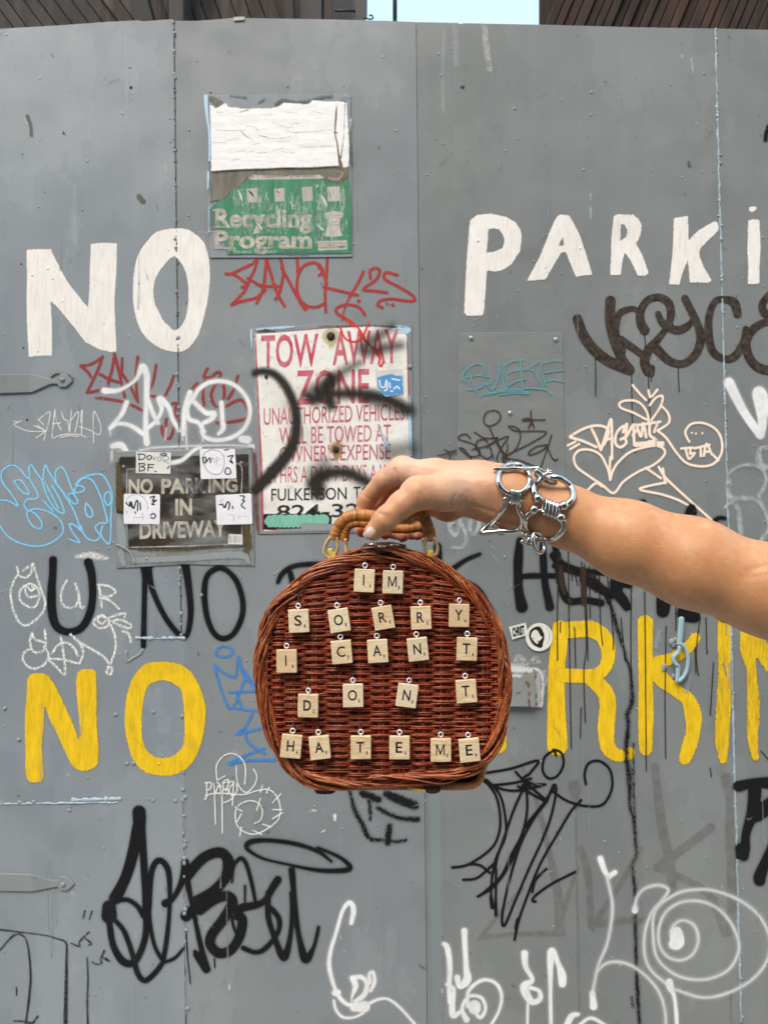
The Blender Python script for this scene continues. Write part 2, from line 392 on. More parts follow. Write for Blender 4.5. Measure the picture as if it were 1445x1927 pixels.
# ---------------------------------------------------------------- the gate
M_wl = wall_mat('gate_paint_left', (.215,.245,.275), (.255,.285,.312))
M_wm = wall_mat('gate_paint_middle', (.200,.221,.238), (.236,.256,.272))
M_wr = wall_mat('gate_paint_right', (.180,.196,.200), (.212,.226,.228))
gate = empty('steel_gate', P(722, 1900, YW)[:2]+(0,), 'grey painted sheet steel gate covered with graffiti and hand painted letters', 'gate')
GY = 2120     # a little below the bottom of the picture, the pavement
GB = CY+CAMZ*FPX/YW-6
def sx(top, bot): return lambda py: top+(bot-top)*(py-50)/1850
s1, s2, s3 = sx(328, 350), sx(783, 803.5), sx(1345, 1393)
def panel(xl, xr, top, mat, dy):
    b = MB(); b.prism([(xl(GB), GB)]+top+[(xr(GB), GB)], YW+dy, YW+.035); return b.build('steel_panel', mat, gate, False, bevel=.0012)
off = lambda f, d: (lambda py: f(py)+d)
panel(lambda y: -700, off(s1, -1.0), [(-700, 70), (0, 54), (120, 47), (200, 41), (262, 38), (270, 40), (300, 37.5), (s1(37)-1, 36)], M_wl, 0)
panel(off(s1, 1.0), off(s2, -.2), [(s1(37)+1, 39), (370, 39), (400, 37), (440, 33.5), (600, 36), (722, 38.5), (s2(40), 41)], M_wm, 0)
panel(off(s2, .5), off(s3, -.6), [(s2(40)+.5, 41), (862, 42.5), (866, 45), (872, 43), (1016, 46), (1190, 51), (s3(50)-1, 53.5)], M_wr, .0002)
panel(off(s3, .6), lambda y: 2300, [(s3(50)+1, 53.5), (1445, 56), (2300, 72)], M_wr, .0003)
b = MB(); b.prism([(440,38.5),(440,32),(460,31),(460,37)], YW-.004, YW+.02); b.build('clip', simple('pale_clip', (.45,.43,.36), .6), gate, False)

def weld(x_of, y0, y1, mat, r0, r1, dens, thread, name='weld_seam', dy=0):
    b = MB(); py = y0; path = []
    if thread:
        yy = np.arange(y0, y1, 7.0); xx = np.array([x_of(v) for v in yy])+rng.normal(0, .45, len(yy))
        rr = (thread*(1+.35*rng.normal(0, 1, len(yy)))).clip(.5, 5)*YW/FPX
        b.tube(PA(np.stack([xx, yy], 1), YW+dy), rr, 6, flat=.7)
    while py < y1:
        r = random.uniform(r0, r1); x = x_of(py)+random.gauss(0, r*.35)
        b.sphere(P(x, py, YW+dy-.0004), r*YW/FPX, 9, 6, (random.uniform(.8, 1.3), .55, random.uniform(.7, 1.5)))
        py += random.expovariate(1/dens)+3
    return b.build(name, mat, gate, True, kind='stuff')
M_wd = simple('weld_grey', (.25,.275,.29), .5, bscale=300)
M_wdk = simple('weld_dark', (.10,.105,.105), .6, bscale=300)
M_wb = simple('weld_blue', (.34,.43,.49), .5, bscale=300)
weld(s1, 42, 1190, M_wdk, 1.3, 2.6, 14, 1.0)
weld(off(s1, -.5), 42, 1190, M_wd, 1.8, 3.6, 27, 0)
weld(off(s1, 1), 1500, 1920, M_wd, 2.0, 5.0, 20, 1.5)
weld(s3, 55, 1925, M_wb, 1.2, 3.0, 15, 1.7)
weld(off(s3, 2), 55, 1925, M_wd, 1.2, 3.4, 40, 0)
weld(off(s2, 0), 45, 1925, M_wm, .8, 1.8, 60, 0)
weld(lambda y: s1(y)+0, 1195, 1500, M_wm, 1.0, 3.5, 45, 0)
# horizontal weld at lower left
b = MB(); xx = np.arange(-300, 228, 6.0)
b.tube(PA(np.stack([xx, 1513-xx*.014+rng.normal(0, .5, len(xx))], 1), YW), (1.6*(1+.3*rng.normal(0, 1, len(xx)))).clip(.6, 3)*YW/FPX, 6)
xx = np.arange(136, 232, 4.0); b.tube(PA(np.stack([xx, 1506-(xx-136)*.03], 1), YW), (4.0+1.6*rng.normal(0, 1, len(xx))).clip(1.5, 6.5)*YW/FPX, 7, flat=.5)
b.build('weld_seam', M_wb, gate)
b = MB()
for x, y_ in [(5,1511),(38,1510),(64,1509),(128,1511),(132,1518),(131,1525),(160,1505),(246,1510),(288,1507),(330,1507),(280,1504)]:
    b.sphere(P(x, y_, YW), random.uniform(2, 4)*YW/FPX, 9, 6, (1.2, .6, 1))
b.build('weld_spatter', M_wd, gate, kind='stuff')
# welded patch plate left of the centre seam
b = MB(); b.prism([(231,1215),(232,1506),(349,1506),(347,1203),(255,1200)], YW-.0004, YW+.001); b.build('patch_plate', M_wl, gate, False, bevel=.0008)
b = MB(); xx = np.arange(256, 350, 4.0); b.tube(PA(np.stack([xx, 1201+rng.normal(0, .6, len(xx))], 1), YW-.001), (2.6+1.2*rng.normal(0, 1, len(xx))).clip(1, 5)*YW/FPX, 7, flat=.5); b.build('weld_seam', M_wb, gate)
b = MB(); q = pts('238,1225 240,1245 248,1240 262,1232 270,1222'); b.tube(PA(cat(q, 4), YW-.001), 2.8*YW/FPX, 7, flat=.4); b.build('weld_seam', M_wd, gate)
# rivets and the many small blobs
b = MB()
for x, y_ in [(239,1437),(343,1348),(289,1340),(345,1486),(218,1345),(10,1333),(36,1392),(379,1120),(252,1436),(870,162),(870,162)]:
    b.sphere(P(x, y_, YW-.001), 3.6*YW/FPX, 12, 8, (1, .6, 1))
for k in range(260):
    x, y_ = random.uniform(-60, 1500), random.uniform(60, 1920)
    if 390 < x < 780 and 180 < y_ < 1010: continue
    if 860 < x < 1060 and 620 < y_ < 1000: continue
    b.sphere(P(x, y_, YW+.0005), random.uniform(1., 2.6)*YW/FPX, 8, 5, (1, .7, random.uniform(.7, 1.6)))
b.build('paint_blobs', M_wd, gate, kind='stuff')
M_hole = simple('hole_black', (.015,.012,.01), .8)
for x, y_, r in [(247,165,3.2),(52,790,2.5),(40,713,2.2),(120,251,2),(41,497,2),(45,655,2),(1163,820,2)]:
    b = MB(); b.sphere(P(x, y_, YW+.0001), r*YW/FPX, 10, 6, (1, .25, 1)); b.build('screw_hole', M_hole, gate)

# strap hinges
M_hin = wall_mat('hinge_paint', (.20,.22,.23), (.255,.27,.275))
def hinge(pl, bolt, py2, label):
    b = MB(); b.prism(pl, YW-.006, YW-.0001); o = b.build('strap_hinge', M_hin, gate, False, label=label, bevel=.0012)
    b = MB(); b.sphere(P(*bolt, YW-.0065), 5*YW/FPX, 14, 8, (1, .6, 1)); b.sphere(P(*bolt, YW-.0085), 2.4*YW/FPX, 10, 6, (1, .7, 1))
    b.build('bolt', M_hin, o)
hinge(pts('-120,706 0,704 62,704 96,714 106,714 112,706 122,704 132,710 137,716 131,722 124,728 112,728 107,722 96,722 60,738 0,740 -120,744'), (118, 714.5), 0, 'upper strap hinge painted grey')
hinge(pts('-120,1640 0,1644 60,1646 92,1656 108,1657 114,1650 124,1650 133,1656 140,1663 134,1670 124,1677 114,1675 108,1669 60,1678 0,1677 -120,1672'), (119, 1665), 0, 'lower strap hinge painted grey')
for pl in ('96,709 104,703 112,702', '127,703 134,707 138,712'):
    b = MB(); b.tube(PA(cat(pts(pl), 3), YW-.003), 1.3*YW/FPX, 6); b.build('weld_seam', simple('rusty_weld', (.22,.19,.14), .7), gate)

# ---------------------------------------------------------------- graffiti and lettering painted on the gate
W1 = (.84,.80,.775)
p_white = paint('letter_white', W1, 1.2, 1.1, 170, alpha=1, c2=(.77,.73,.70), relief=2.2, streak=.10)
p_yel = paint('letter_yellow', (.86,.555,.012), 1.4, 1.3, 170, c2=(.66,.42,.008), relief=2.0, streak=.10)
p_yel2 = paint('letter_yellow_rough', (.80,.515,.012), 2.4, 2.2, 170, c2=(.60,.38,.01), relief=2.0, streak=.25)
p_red = paint('marker_red', (.44,.025,.022), 1.4, .35, c2=(.30,.03,.03), streak=.25)
p_red2 = paint('marker_dull_red', (.30,.035,.035), 1.6, .4, alpha=.92, streak=.4)
p_ws = paint('spray_white', (.84,.84,.86), 5.0, .6, c2=(.72,.73,.75), halo=7, iso=True)
p_ws2 = paint('spray_thin_white', (.80,.81,.84), 8.0, .6, alpha=.78, halo=8)
p_wsf = paint('spray_faint_white', (.60,.62,.64), 5.0, .8, alpha=.6, fade=.3)
p_pen = paint('marker_white', (.72,.72,.70), 1.2, .35, streak=.35)
p_chalk = paint('chalk_white', (.88,.88,.86), 1.4, 2.3, 500, chalk=1)
p_blue = paint('marker_sky_blue', (.22,.55,.80), 1.2, .35, streak=.15)
p_blue2 = paint('marker_blue', (.05,.22,.60), 1.6, .4, streak=.4)
p_teal = paint('marker_teal', (.10,.33,.47), 1.6, .5, alpha=.85, streak=.5, c2=(.12,.40,.36))
p_bk = paint('spray_black', (.009,.009,.011), 2.8, .6, halo=6)
p_bk1 = paint('marker_black', (.008,.008,.009), 1.4, .3)
p_bkr = paint('spray_black_rough', (.010,.010,.011), 5, 3.2, 230, halo=7)
p_bkc = paint('black_crayon', (.010,.010,.010), 1.4, 1.2, 1000, chalk=.8)
p_brn = paint('brown_ink', (.026,.017,.013), 2.0, .4, c2=(.085,.068,.058), iso=True)
p_brn2 = paint('brown_marker', (.055,.033,.026), 1.3, .3, streak=.2)
p_drip = paint('brown_drip', (.035,.022,.017), 1.0, .3, alpha=.85)
p_cream = paint('marker_cream', (.92,.75,.63), 1.3, .3, streak=.10)
p_ghost = paint('ghost_brown', (.165,.15,.145), 4.0, .9, alpha=.36, fade=.45)
p_faintw = paint('faint_white_scuff', (.6,.63,.66), 6, 1.2, alpha=.28, fade=.5)

def tagp(name, mat, strokes, label=None, **kw):
    if name in ('paint_drip', 'scuff_mark', 'graffiti_word') and len(strokes) > 1 and label != 'black sprayed word HERE below the wrist':
        for s in strokes: sheet(name, mat, [s], parent=gate, label=label, **kw)
        return
    return sheet(name, mat, strokes, parent=gate, label=label, **kw)
def letter(s_out, holes, mat, label, z):
    polys = [cat(z(s_out)[0], 6, True)] if 0 else [z(s_out)[0]]
    polys += [z(h)[0] for h in holes]
    return sheet('painted_letter', mat, polys=polys, parent=gate, label=label, h=2.0)
def rp(z, s, k=2.0): return z(s)
z = Z(0, 0, 1)
tagp('scuff_mark', p_faintw, z('236,60 238,110 240,225', w=6)+z('141,350 142,455', w=8)+z('836,60 833,130 834,208', w=5)+z('856,45 858,120', w=10))
tagp('scuff_mark', paint('scuff_pale', (.62,.64,.63), 3, 1.4, alpha=.5, fade=.3), z('911,52 915,90 921,130', w=11)+z('1300,110 1303,137', w=4)+z('1111,365 1111,375', w=4)+z('1111,392 1111,410', w=4)+z('1283,104 1283,108', w=4)+z('312,310 313,322', w=4)+z('48,225 54,232', w=8))
tagp('scuff_mark', paint('chipped_dark', (.10,.105,.09), 2, 2.2, 500, alpha=.8), z('52,218 58,235 60,255', w=6)+z('262,370 270,380', w=10)+z('1295,305 1297,314', w=5)+z('120,248 123,253', w=3))
# patchy repaint, right of the middle seam and around the plates
p_lb = paint('pale_blue_edge', (.42,.60,.75), 2.2, 1.6, 400)
tagp('repaint_band', paint('repaint_blue_grey', (.30,.36,.38), 10, 3, 60, alpha=.5), z('818,1500 820,1700 822,1927', w=24), 'pale blue grey strip beside the middle seam')

z = Z(0, 400, 3.01)
letter('152,210 200,206 290,208 350,330 390,400 430,450 465,495 498,535 505,480 515,178 590,170 665,175 662,330 650,500 655,640 662,785 630,792 560,775 480,730 425,655 380,600 330,540 290,500 297,640 297,810 230,812 165,818 155,640 152,500 154,350', [], p_white, 'white letter N of the upper NO', z)
Oo = cat(z('960,92 1060,95 1130,140 1170,200 1190,320 1185,450 1150,620 1110,720 1040,785 940,780 850,730 790,650 760,540 755,400 775,260 820,180 880,115')[0], 8, True)
Oh = z('990,245 960,265 930,300 900,340 880,380 870,430 872,470 880,520 900,560 920,600 940,625 985,668 1010,660 1030,640 1050,600 1060,560 1068,500 1068,430 1062,380 1050,330 1030,290 1010,265')[0]
sheet('painted_letter', p_white, polys=[Oo, Oh], parent=gate, label='white letter O of the upper NO', h=2.0)
z = Z(840, 360, 2.388)
PL = [('105,130 140,105 200,100 270,115 310,140 330,170 338,200 330,270 290,330 250,355 220,362 182,355 175,450 168,545 160,558 120,560 90,558 78,545 85,400 92,280', ['190,170 215,166 235,172 250,190 258,210 258,235 250,255 215,270 180,275'], 'white letter P of PARKi'),
 ('490,120 510,103 550,108 575,150 600,200 630,290 655,375 615,378 580,385 558,330 535,275 515,275 480,335 445,395 400,400 360,403 385,355 420,290 455,200', ['522,207 510,228 505,246 526,242'], 'white letter A of PARKi'),
 ('750,110 770,103 840,105 862,125 875,150 874,180 870,200 850,235 865,260 880,290 895,330 908,370 890,380 855,378 850,360 825,310 800,275 790,310 783,375 755,378 733,377 738,290 740,200', ['783,145 800,152 810,170 810,190 805,205 780,222'], 'white letter R of PARKi'),
 ('1020,120 1083,110 1085,160 1087,220 1130,175 1200,135 1215,138 1222,155 1218,180 1175,220 1140,255 1135,290 1155,340 1190,400 1175,412 1130,410 1090,410 1088,360 1082,310 1062,360 1045,420 998,418 1008,330 1015,250', [], 'white letter K of PARKi'),
 ('1353,130 1375,125 1405,127 1410,250 1405,330 1405,415 1378,418 1352,416 1354,340 1350,270', ['1355,75 1375,66 1392,70 1390,85 1370,94 1357,88'], 'white letter i of PARKi')]
for o_, h_, l_ in PL: letter(o_, h_, p_white, l_, z)

z = Z(400, 460, 3.6125)
tagp('graffiti_tag', p_red, z('90,200 130,198 200,165 270,130 305,95', '305,95 290,160 255,235 215,320 130,410', '130,410 200,385 290,365 340,330 360,310', '130,198 180,225 235,275 200,290', '240,230 300,265 330,285', '365,85 360,180 345,300 300,400', '365,85 400,210 440,330 490,420', '300,272 380,285 455,285', '465,105 480,200 455,330 425,372', '470,160 530,270 600,400 630,445', '575,90 578,130 580,190', '725,210 750,180 720,135 670,125 610,155 580,220 575,310 600,380 650,420 710,425 750,405', '780,90 775,210 765,330 770,460', '720,150 755,200 775,270', '755,290 860,315 985,345', '1025,185 990,260 930,360', '1075,230 1070,180 1110,160 1135,180 1110,240 1025,305 1100,315 1185,328', '1255,208 1180,190 1170,235 1260,285 1350,340 1375,375 1330,385 1220,370 1150,380 1120,410 1155,430', '1035,480 1000,430 940,412 880,415 840,440 850,470 930,520 960,545', w=21)+z('993,384 995,385', '1225,411 1226,412', w=27)+z('930,360 900,430 880,515', '575,220 572,300 600,380 640,440', w=13), 'red marker tag with the number 25 above the towing sign')
z = Z(0, 640, 2.89)
tagp('graffiti_tag', p_red2, z('440,140 500,130 560,90', '560,90 530,170 475,285', '475,285 530,275 590,255', '440,140 480,175 495,200', '625,75 610,160 590,235', '625,75 650,180 680,310', '545,185 600,215 650,230', '665,100 665,150 665,180 700,235 750,335', '750,90 740,200 748,330', '850,135 835,220 800,300', '800,300 860,310 910,330', '945,195 925,250 890,320', '525,315 526,315', '545,315 620,325 700,345 780,385', '1075,235 1040,270', '1130,155 1110,200 1150,200 1180,175 1200,180 1190,215', '1115,210 1105,290 1110,360', '1180,225 1150,290 1165,350 1200,355 1220,300 1215,240', '1295,195 1270,270 1240,320', '1230,360 1300,325 1335,350 1345,420 1250,445 1180,450', '930,350 960,345 950,400 965,420', '880,470 890,520 920,535 940,500 950,440', '905,430 900,500', w=17), 'dull red marker tag beneath the white NO')
tagp('graffiti_tag', p_ws, z('570,275,38 640,275,26 710,240,18 750,200,24 775,145,38 797,180,38 800,260,34 795,400,30 795,500,34 800,560,38', '690,340,30 660,410,26 600,480,24 640,455,24 710,465,26 780,510,30', '795,300,30 830,390,28 860,450,28', '790,490,26 850,440,26 880,380,26 870,320,40 915,360,30 940,430,26 975,490,26', '1035,285,32 1005,380,28 1000,510,30', '1045,330,30 1080,270,26 1140,230,26 1220,225,26 1290,255,26 1345,320,26 1360,400,26 1330,480,26 1260,530,26 1180,545,26 1120,530,26 1100,500,26 1100,460,26', '1055,300,20 1020,370,26 1030,430,28 1080,450,26 1110,500,26', '1060,340,28 1120,395,30 1165,400,34 1150,430,30 1110,450,26', '1205,340,28 1210,430,28 1215,480,30 1190,510,22')+z('600,480 603,515', '905,480 900,540', '1100,500 1103,550', '990,510 995,545', w=8), 'thick white spray tag between the hinge and the towing sign')
tagp('graffiti_tag', p_pen, z('80,465 140,490 190,498 250,495', '75,460 110,442', '75,440 90,445 120,440', '215,430 275,395 240,545', '205,465 245,495 200,530', '210,430 240,460', '185,465 245,490', '300,380 310,440 335,490', '300,375 285,530', '285,455 330,450', '335,385 350,430 370,440 380,500', '390,380 380,500', '385,440 430,390 410,500', '445,385 440,450', '450,380 445,510', '430,470 490,490 540,515 550,470 530,415 510,395 510,560', '290,535 340,515 420,512 470,528', '330,530 380,520 430,525', w=6.5), 'small thin white tag left of the thick white tag')
tagp('paint_smear', p_ws, Z(0, 0, 1)('212,840,10 228,838,14 240,850,8', '211,850,4 211,867,3', '455,826,14 466,828,16', '262,848,3 300,842,4 420,838,3 470,840,3', '470,838,6 481,842,8 482,850,4', '350,800,3 352,846,4'), 'white spray along the top edge of the driveway sign')

z = Z(0, 820, 2.89)
tagp('graffiti_tag', p_blue, z('-40,350 0,350 50,355 100,380 60,310 20,260 8,210 30,175 70,160 110,180 150,230 163,210 160,175 175,160 200,200 235,240 240,190 250,160 270,200 310,260 355,320', '80,245 110,240 140,270 160,315 130,310 100,280 80,250', '310,260 303,200 330,170 355,190 375,240 400,300 425,310 460,295 450,275 420,270 415,262 440,235 490,215 550,210 580,240 610,310 608,380 605,450 600,580 570,570 550,530 560,490', '230,245 260,330 305,400 350,420 330,350 285,270', '160,230 210,330 150,345', '350,320 400,400 440,510 415,490 380,480 400,530 435,580 375,560', '-60,440 0,490 50,550 130,590 220,600 300,570 345,520 330,460 270,415 200,398 155,410 150,440 180,490 220,505 230,475 200,430 160,405', '155,410 132,375 150,345', '470,365 500,400 505,435 480,440 465,400 470,365', '400,310 440,240 500,240 545,320 570,400 585,470 545,475 520,500 545,545 520,570 480,560 450,520 445,490', '570,320 595,305 605,350 590,380 570,350 570,320', '370,320 400,315 425,360 405,370 375,340 370,320', '235,350 290,410', '245,250 320,395', '300,250 345,310', w=11), 'sky blue outline tag left of the driveway sign')
tagp('paint_smear', paint('chalk_fuzz', (.75,.75,.73), 5, 3.5, 700, chalk=1), Z(0, 1030, 2.89)('415,50,16 500,45,44 585,60,16'), 'fuzzy white smear above the black U')
z = Z(0, 1030, 2.89)
tagp('graffiti_word', p_bk, z('290,68,44 288,150,42 282,230,48 285,350,50 310,430,46 370,460,42 440,440,42 485,370,44 505,270,42 500,150,46 482,82,50'), 'black sprayed letter U at left')
tagp('graffiti_word', p_bk, z('797,98,70 790,160,36 786,300,30 782,510,32 782,540,26', '805,98,40 830,230,32 900,380,30 980,478,32 1020,470,30 1038,350,34 1025,200,40 1008,90,46', '1190,108,34 1130,150,30 1112,240,34 1125,370,32 1160,460,30 1210,496,32 1270,470,30 1315,380,32 1320,290,32 1290,190,32 1240,130,30 1190,108,34'), 'black sprayed letters N and O under the driveway sign')
tagp('graffiti_word', p_chalk, z('95,105 105,150 140,165 170,140 180,90 200,150 225,230 248,300 235,350 190,400 135,425 95,390 70,320 60,240 80,180 100,150', '130,125 155,105', '150,200 115,230 110,280 150,320 190,325 215,280 210,230 180,200 150,205 140,240 160,270 200,265', '155,220 170,235 190,225 175,208', '215,240 220,250', '365,180 340,230 335,290 360,325 410,320 430,270 410,195', '412,200 430,260 440,325 458,325', '540,200 545,240 555,325', '535,205 590,210 630,240 600,265 545,270 600,290 650,335', '600,400 560,370 520,390 515,420 550,440 590,425 590,390 545,375 535,400 560,415 575,400', '600,380 640,368 680,360 680,378', '600,400 660,395 710,420 700,440 620,410', '670,455 700,470 715,515', '605,420 630,500 625,570 600,640 580,680 605,690 610,655 590,650', '385,475 440,520 520,565 570,600 600,640', '430,510 455,570 435,630', '175,465 165,520 190,570 240,560 250,510 245,450', '180,470 190,500 240,515', '165,550 130,580 130,620 165,655 210,655 250,630 265,580 240,540', '330,485 345,560 355,690 310,650 265,610', '270,605 340,610 420,630', '285,580 320,530 370,520 410,555 425,590', w=12.5), 'white chalk writing and scribbles around the black U')
z = Z(0, 1200, 2.89)
tagp('graffiti_tag', p_blue2, z('1210,45 1180,70 1180,95 1230,105 1265,85 1250,55 1210,45', '1165,145 1210,185 1270,215 1285,200 1298,105 1320,190 1380,270', '1165,145 1185,220 1220,330 1250,385 1280,360 1310,280 1345,200', '1250,295 1420,290', '1290,310 1320,390', '1280,385 1400,400', '1375,410 1330,490 1290,525 1430,490', '1335,500 1350,570 1440,630', '1330,180 1420,330', '1380,210 1440,330', w=13)+z('1440,600,12 1340,640,16 1250,685,24', '1250,685,24 1340,668,16 1500,665,16'), 'blue marker tag partly hidden by the basket')
Yn = cat(z('150,230 170,200 215,192 255,200 300,260 350,360 400,470 430,555 434,470 420,330 416,215 440,175 480,170 520,185 528,300 528,480 538,600 530,690 490,720 440,722 400,700 360,630 320,540 270,440 247,375 240,480 233,580 237,760 215,785 170,785 145,755 140,640 137,430 148,300')[0], 6, True)
sheet('painted_letter', p_yel, polys=[Yn], parent=gate, label='yellow letter N at lower left', h=2)
Yo = cat(z('870,130 940,135 1010,160 1060,215 1100,300 1120,390 1110,510 1080,620 1030,700 950,745 870,750 790,730 730,670 695,570 680,470 685,350 710,250 750,180 800,140')[0], 6, True)
Yh = cat(z('860,235 810,260 785,330 772,440 775,540 800,610 850,650 910,652 960,630 1000,570 1003,430 990,300 960,260 910,235')[0], 6, True)
sheet('painted_letter', p_yel, polys=[Yo, Yh], parent=gate, label='yellow letter O at lower left', h=2)
z = Z(860, 1000, 2.47)
tagp('painted_letter', p_yel2, z('195,900,60 198,1000,62'), 'yellow stroke showing beside the basket')
tagp('painted_letter', p_yel, z('478,450,72 472,540,80 462,640,78 460,800,82 462,900,90 465,995,96'), 'upright of the yellow letter R')
tagp('painted_letter', p_yel, z('480,462,80 560,455,78 620,455,78 680,490,74 702,560,66 690,625,60 640,668,62 560,672,66 480,668,66', '620,680,70 680,740,76 700,800,76 693,880,80 692,950,76 705,1010,70 750,1042,58 800,1030,56'), 'bowl and leg of the yellow letter R')
tagp('painted_letter', p_yel, z('873,425,74 874,560,70 875,700,66 876,850,72 875,1010,62', '1105,495,50 1065,545,56 1000,590,50 930,610,60 915,640,50', '915,620,50 945,680,72 1010,735,60 1070,780,64 1095,850,80 1095,930,66 1080,990,70 1058,1055,58'), 'yellow letter K below the forearm')
tagp('painted_letter', p_yel2, z('1240,400,60 1240,520,66 1242,640,58 1240,760,66 1230,960,66 1235,1060,36'), 'yellow letter I at right')
tagp('painted_letter', p_yel2, z('1350,450,70 1352,560,72 1365,640,44 1375,800,58 1372,960,50 1385,1050,30', '1352,470,72 1420,560,78 1480,660,70 1560,860,70', '1600,450,60 1600,1050,60'), 'yellow letter N at the right edge')

z = Z(1040, 530, 3.568)
tagp('graffiti_tag', p_brn, z('165,250,66 200,350,70 270,450,72 370,530,72 510,590,72', '385,130,72 385,280,66 420,420,64 470,530,64 515,592,68', '460,470,60 428,390,56 420,300,52 450,210,46 530,180,36 560,192,34', '455,390,56 530,440,50 600,490,46', '615,325,66 588,270,62 590,190,54 640,120,48 720,105,50 780,150,56 790,230,54 760,310,40 700,390,50 640,460,62 615,540,66 640,600,72', '660,580,50 662,620,40', '705,215,40 740,280,50 830,325,56 900,300,50 930,262,30', '885,112,50 925,190,52 975,300,54 990,400,60 950,495,54 870,550,50 780,530,56 695,450,66', '1238,215,56 1215,140,62 1150,118,44 1090,130,44 1050,220,50 1045,350,56 1075,470,54 1160,520,48 1230,490,56 1275,400,40 1292,315,40', '1480,220,60 1420,210,56 1405,150,50 1450,90,50', '1500,262,50 1400,280,50 1320,345,60 1295,430,62 1330,530,60 1400,585,62 1500,600,60'), 'thick dark brown tag under the word PARKi')
tagp('paint_drip', p_drip, z('285,510 287,640 286,768', '528,620 530,780 533,950 552,1150', '614,350 622,450', '640,640 645,780 652,920', '840,580 843,660 848,740', '658,640 660,670', '385,1100 390,1200', '730,330 731,350', '803,280 803,300', w=8), 'drips running down from the thick brown tag')
tagp('graffiti_tag', p_cream, z('115,1040 180,1000 260,970 330,970 372,1000 350,1080 315,1120', '115,1045 200,1070 290,1110', '260,990 290,1050 320,1125', '322,1130 360,1010 390,925 395,1060 396,1190', '350,1062 400,1052', '470,970 430,1010 418,1080 450,1112 490,1085 480,1050 455,1060', '470,1010 495,955 490,1040 530,970', '540,960 545,1095', '560,960 590,1040 605,950 625,1045', '560,965 720,940', '650,950 650,1030 692,1062 640,1075', '700,950 680,1010', '535,1030 560,1000', w=20)
 + z('625,925 540,880 460,850 445,820 480,800 550,800 600,830 635,890 640,940', '535,695 580,750 625,795', '640,730 650,775', '700,725 665,770', '650,830 690,780 735,770 720,840 660,930', '735,840 775,890 775,950 700,1000', '545,1085 650,1080 740,1080', '550,1102 640,1096 740,1097', '100,1100 150,1075', '115,1125 175,1090', '700,1000 760,1050 830,1150 900,1220 1000,1240 1080,1220 1130,1150 1130,1060 1090,990 1010,950 930,955 890,1000 895,1040 915,1075', '860,1120 940,1115', '890,1125 912,1190 950,1150 920,1155 925,1120', '950,1120 1050,1095', '990,1115 992,1172', '1012,1170 1030,1090 1065,1160', '1015,1145 1055,1140', '1060,1150 1110,1200', w=18)+z('930,1015 932,1015', '958,1020 960,1020', '1000,1018 1003,1018', w=15)
 + Z(1000, 820, 3.247)('480,270 470,220 455,180 430,130 400,103 350,85 290,90 258,130 275,190 340,240 430,300 500,350 560,280 650,220 740,180 800,130 812,90 770,62 690,70 600,100 530,160 495,215 480,270', '480,130 476,200 478,270', '330,345 390,290 430,310', '695,195 790,260', '775,190 840,280 1110,525', '800,200 815,290', '820,285 660,325 800,360 900,395 980,440', w=16.5), 'cream tag with a crown, a heart, an arrow and a round face')
z = Z(800, 600, 4.8167)

tagp('graffiti_word', p_bk, Z(860, 1000, 2.47)('290,40,30 284,120,44 282,200,42 286,280,44 300,350,56', '275,212,22 340,206,28 400,206,26 460,206,26', '398,60,30 400,140,36 408,240,34 430,350,42', '455,75,30 470,150,40 482,240,36 500,300,40 530,325,34 600,320,32 668,332,34', '450,160,24 520,172,30 590,186,32 680,192,28', '745,230,70 740,280,56 770,320,50 788,350,40', '720,240,28 800,250,30', '960,320,72 955,370,60', '1060,380,80 1100,395,60', '1225,395,40 1240,410,30')
 + Z(0, 0, 1)('1040,1045,14 1060,1065,18 1100,1080,16', '1100,1090,20 1150,1120,16', '1210,945,12 1190,950,8', '1290,972,10 1300,955,14 1305,965,12', '1340,985,10 1350,975,8 1362,975,8'), 'black sprayed word HERE below the wrist')
tagp('graffiti_word', p_bk, Z(470, 940, 2.833)('150,440,22 170,400,28 220,360,28 300,345,28 400,345,30', '215,390,30 228,440,34 240,520,40', '1060,390,30 1080,370,28 1150,322,24 1225,290,20', '1000,250,44 1005,300,40 1008,340,30', '1130,430,30 1210,480,40 1260,550,34 1300,610,26'), 'black sprayed letters partly hidden behind the basket')
z = Z(860, 1000, 2.47)
tagp('paint_drip', p_drip, z('480,100 466,330 466,600', '515,60 518,300 524,700 530,1010', '578,140 600,500 588,650 595,890', '593,150 600,350 607,600', '660,200 665,420 675,530', '612,160 618,400', '640,200 642,285', '690,150 720,420 725,550', '545,450 550,630', '808,250 806,480 808,700', '870,280 873,500 878,1115', '970,440 965,760 968,1055', '1015,340 1015,460', '1128,400 1110,560 1120,670', '1155,400 1160,570', '1105,540 1108,660', '760,400 780,600', '575,820 572,960', '1175,1100 1180,1140', '1190,610 1175,855', '530,180 535,230', '545,190 560,250', '470,80 462,240', '480,420 478,470', '1410,1020 1445,1060', w=6.5), 'thin dark drips running over the yellow letters')
tagp('paint_drip', paint('brown_over_black', (.05,.03,.024), 3, 2.0, 500, alpha=.9), z('480,170,20 485,240,26 500,290,16', '585,180,30 588,330,26', '620,200,12 650,230,16 680,270,18 700,330,14', '520,320,20 530,330,14'), 'brown paint run down over the black letter E')
tagp('paint_run', p_bkr, z('640,220,8 680,270,12 712,340,12 740,440,16 765,520,12 785,590,8 805,650,9 810,720,14 812,790,16 790,850,18 795,900,16 785,1000,20 790,1100,14 800,1235,10')+Z(840, 1400, 2.388)('815,80,10 825,160,12 822,270,10 840,340,12 847,430,11 852,500,7 835,545,7 845,650,11 848,800,13 852,1000,11 858,1120,15 866,1259,10 866,1340,10')+Z(840, 1400, 2.388)('838,0 840,200 846,350', '832,1140 838,1180', '855,1040 850,1080', w=5), 'long jagged black run down the right of the gate')

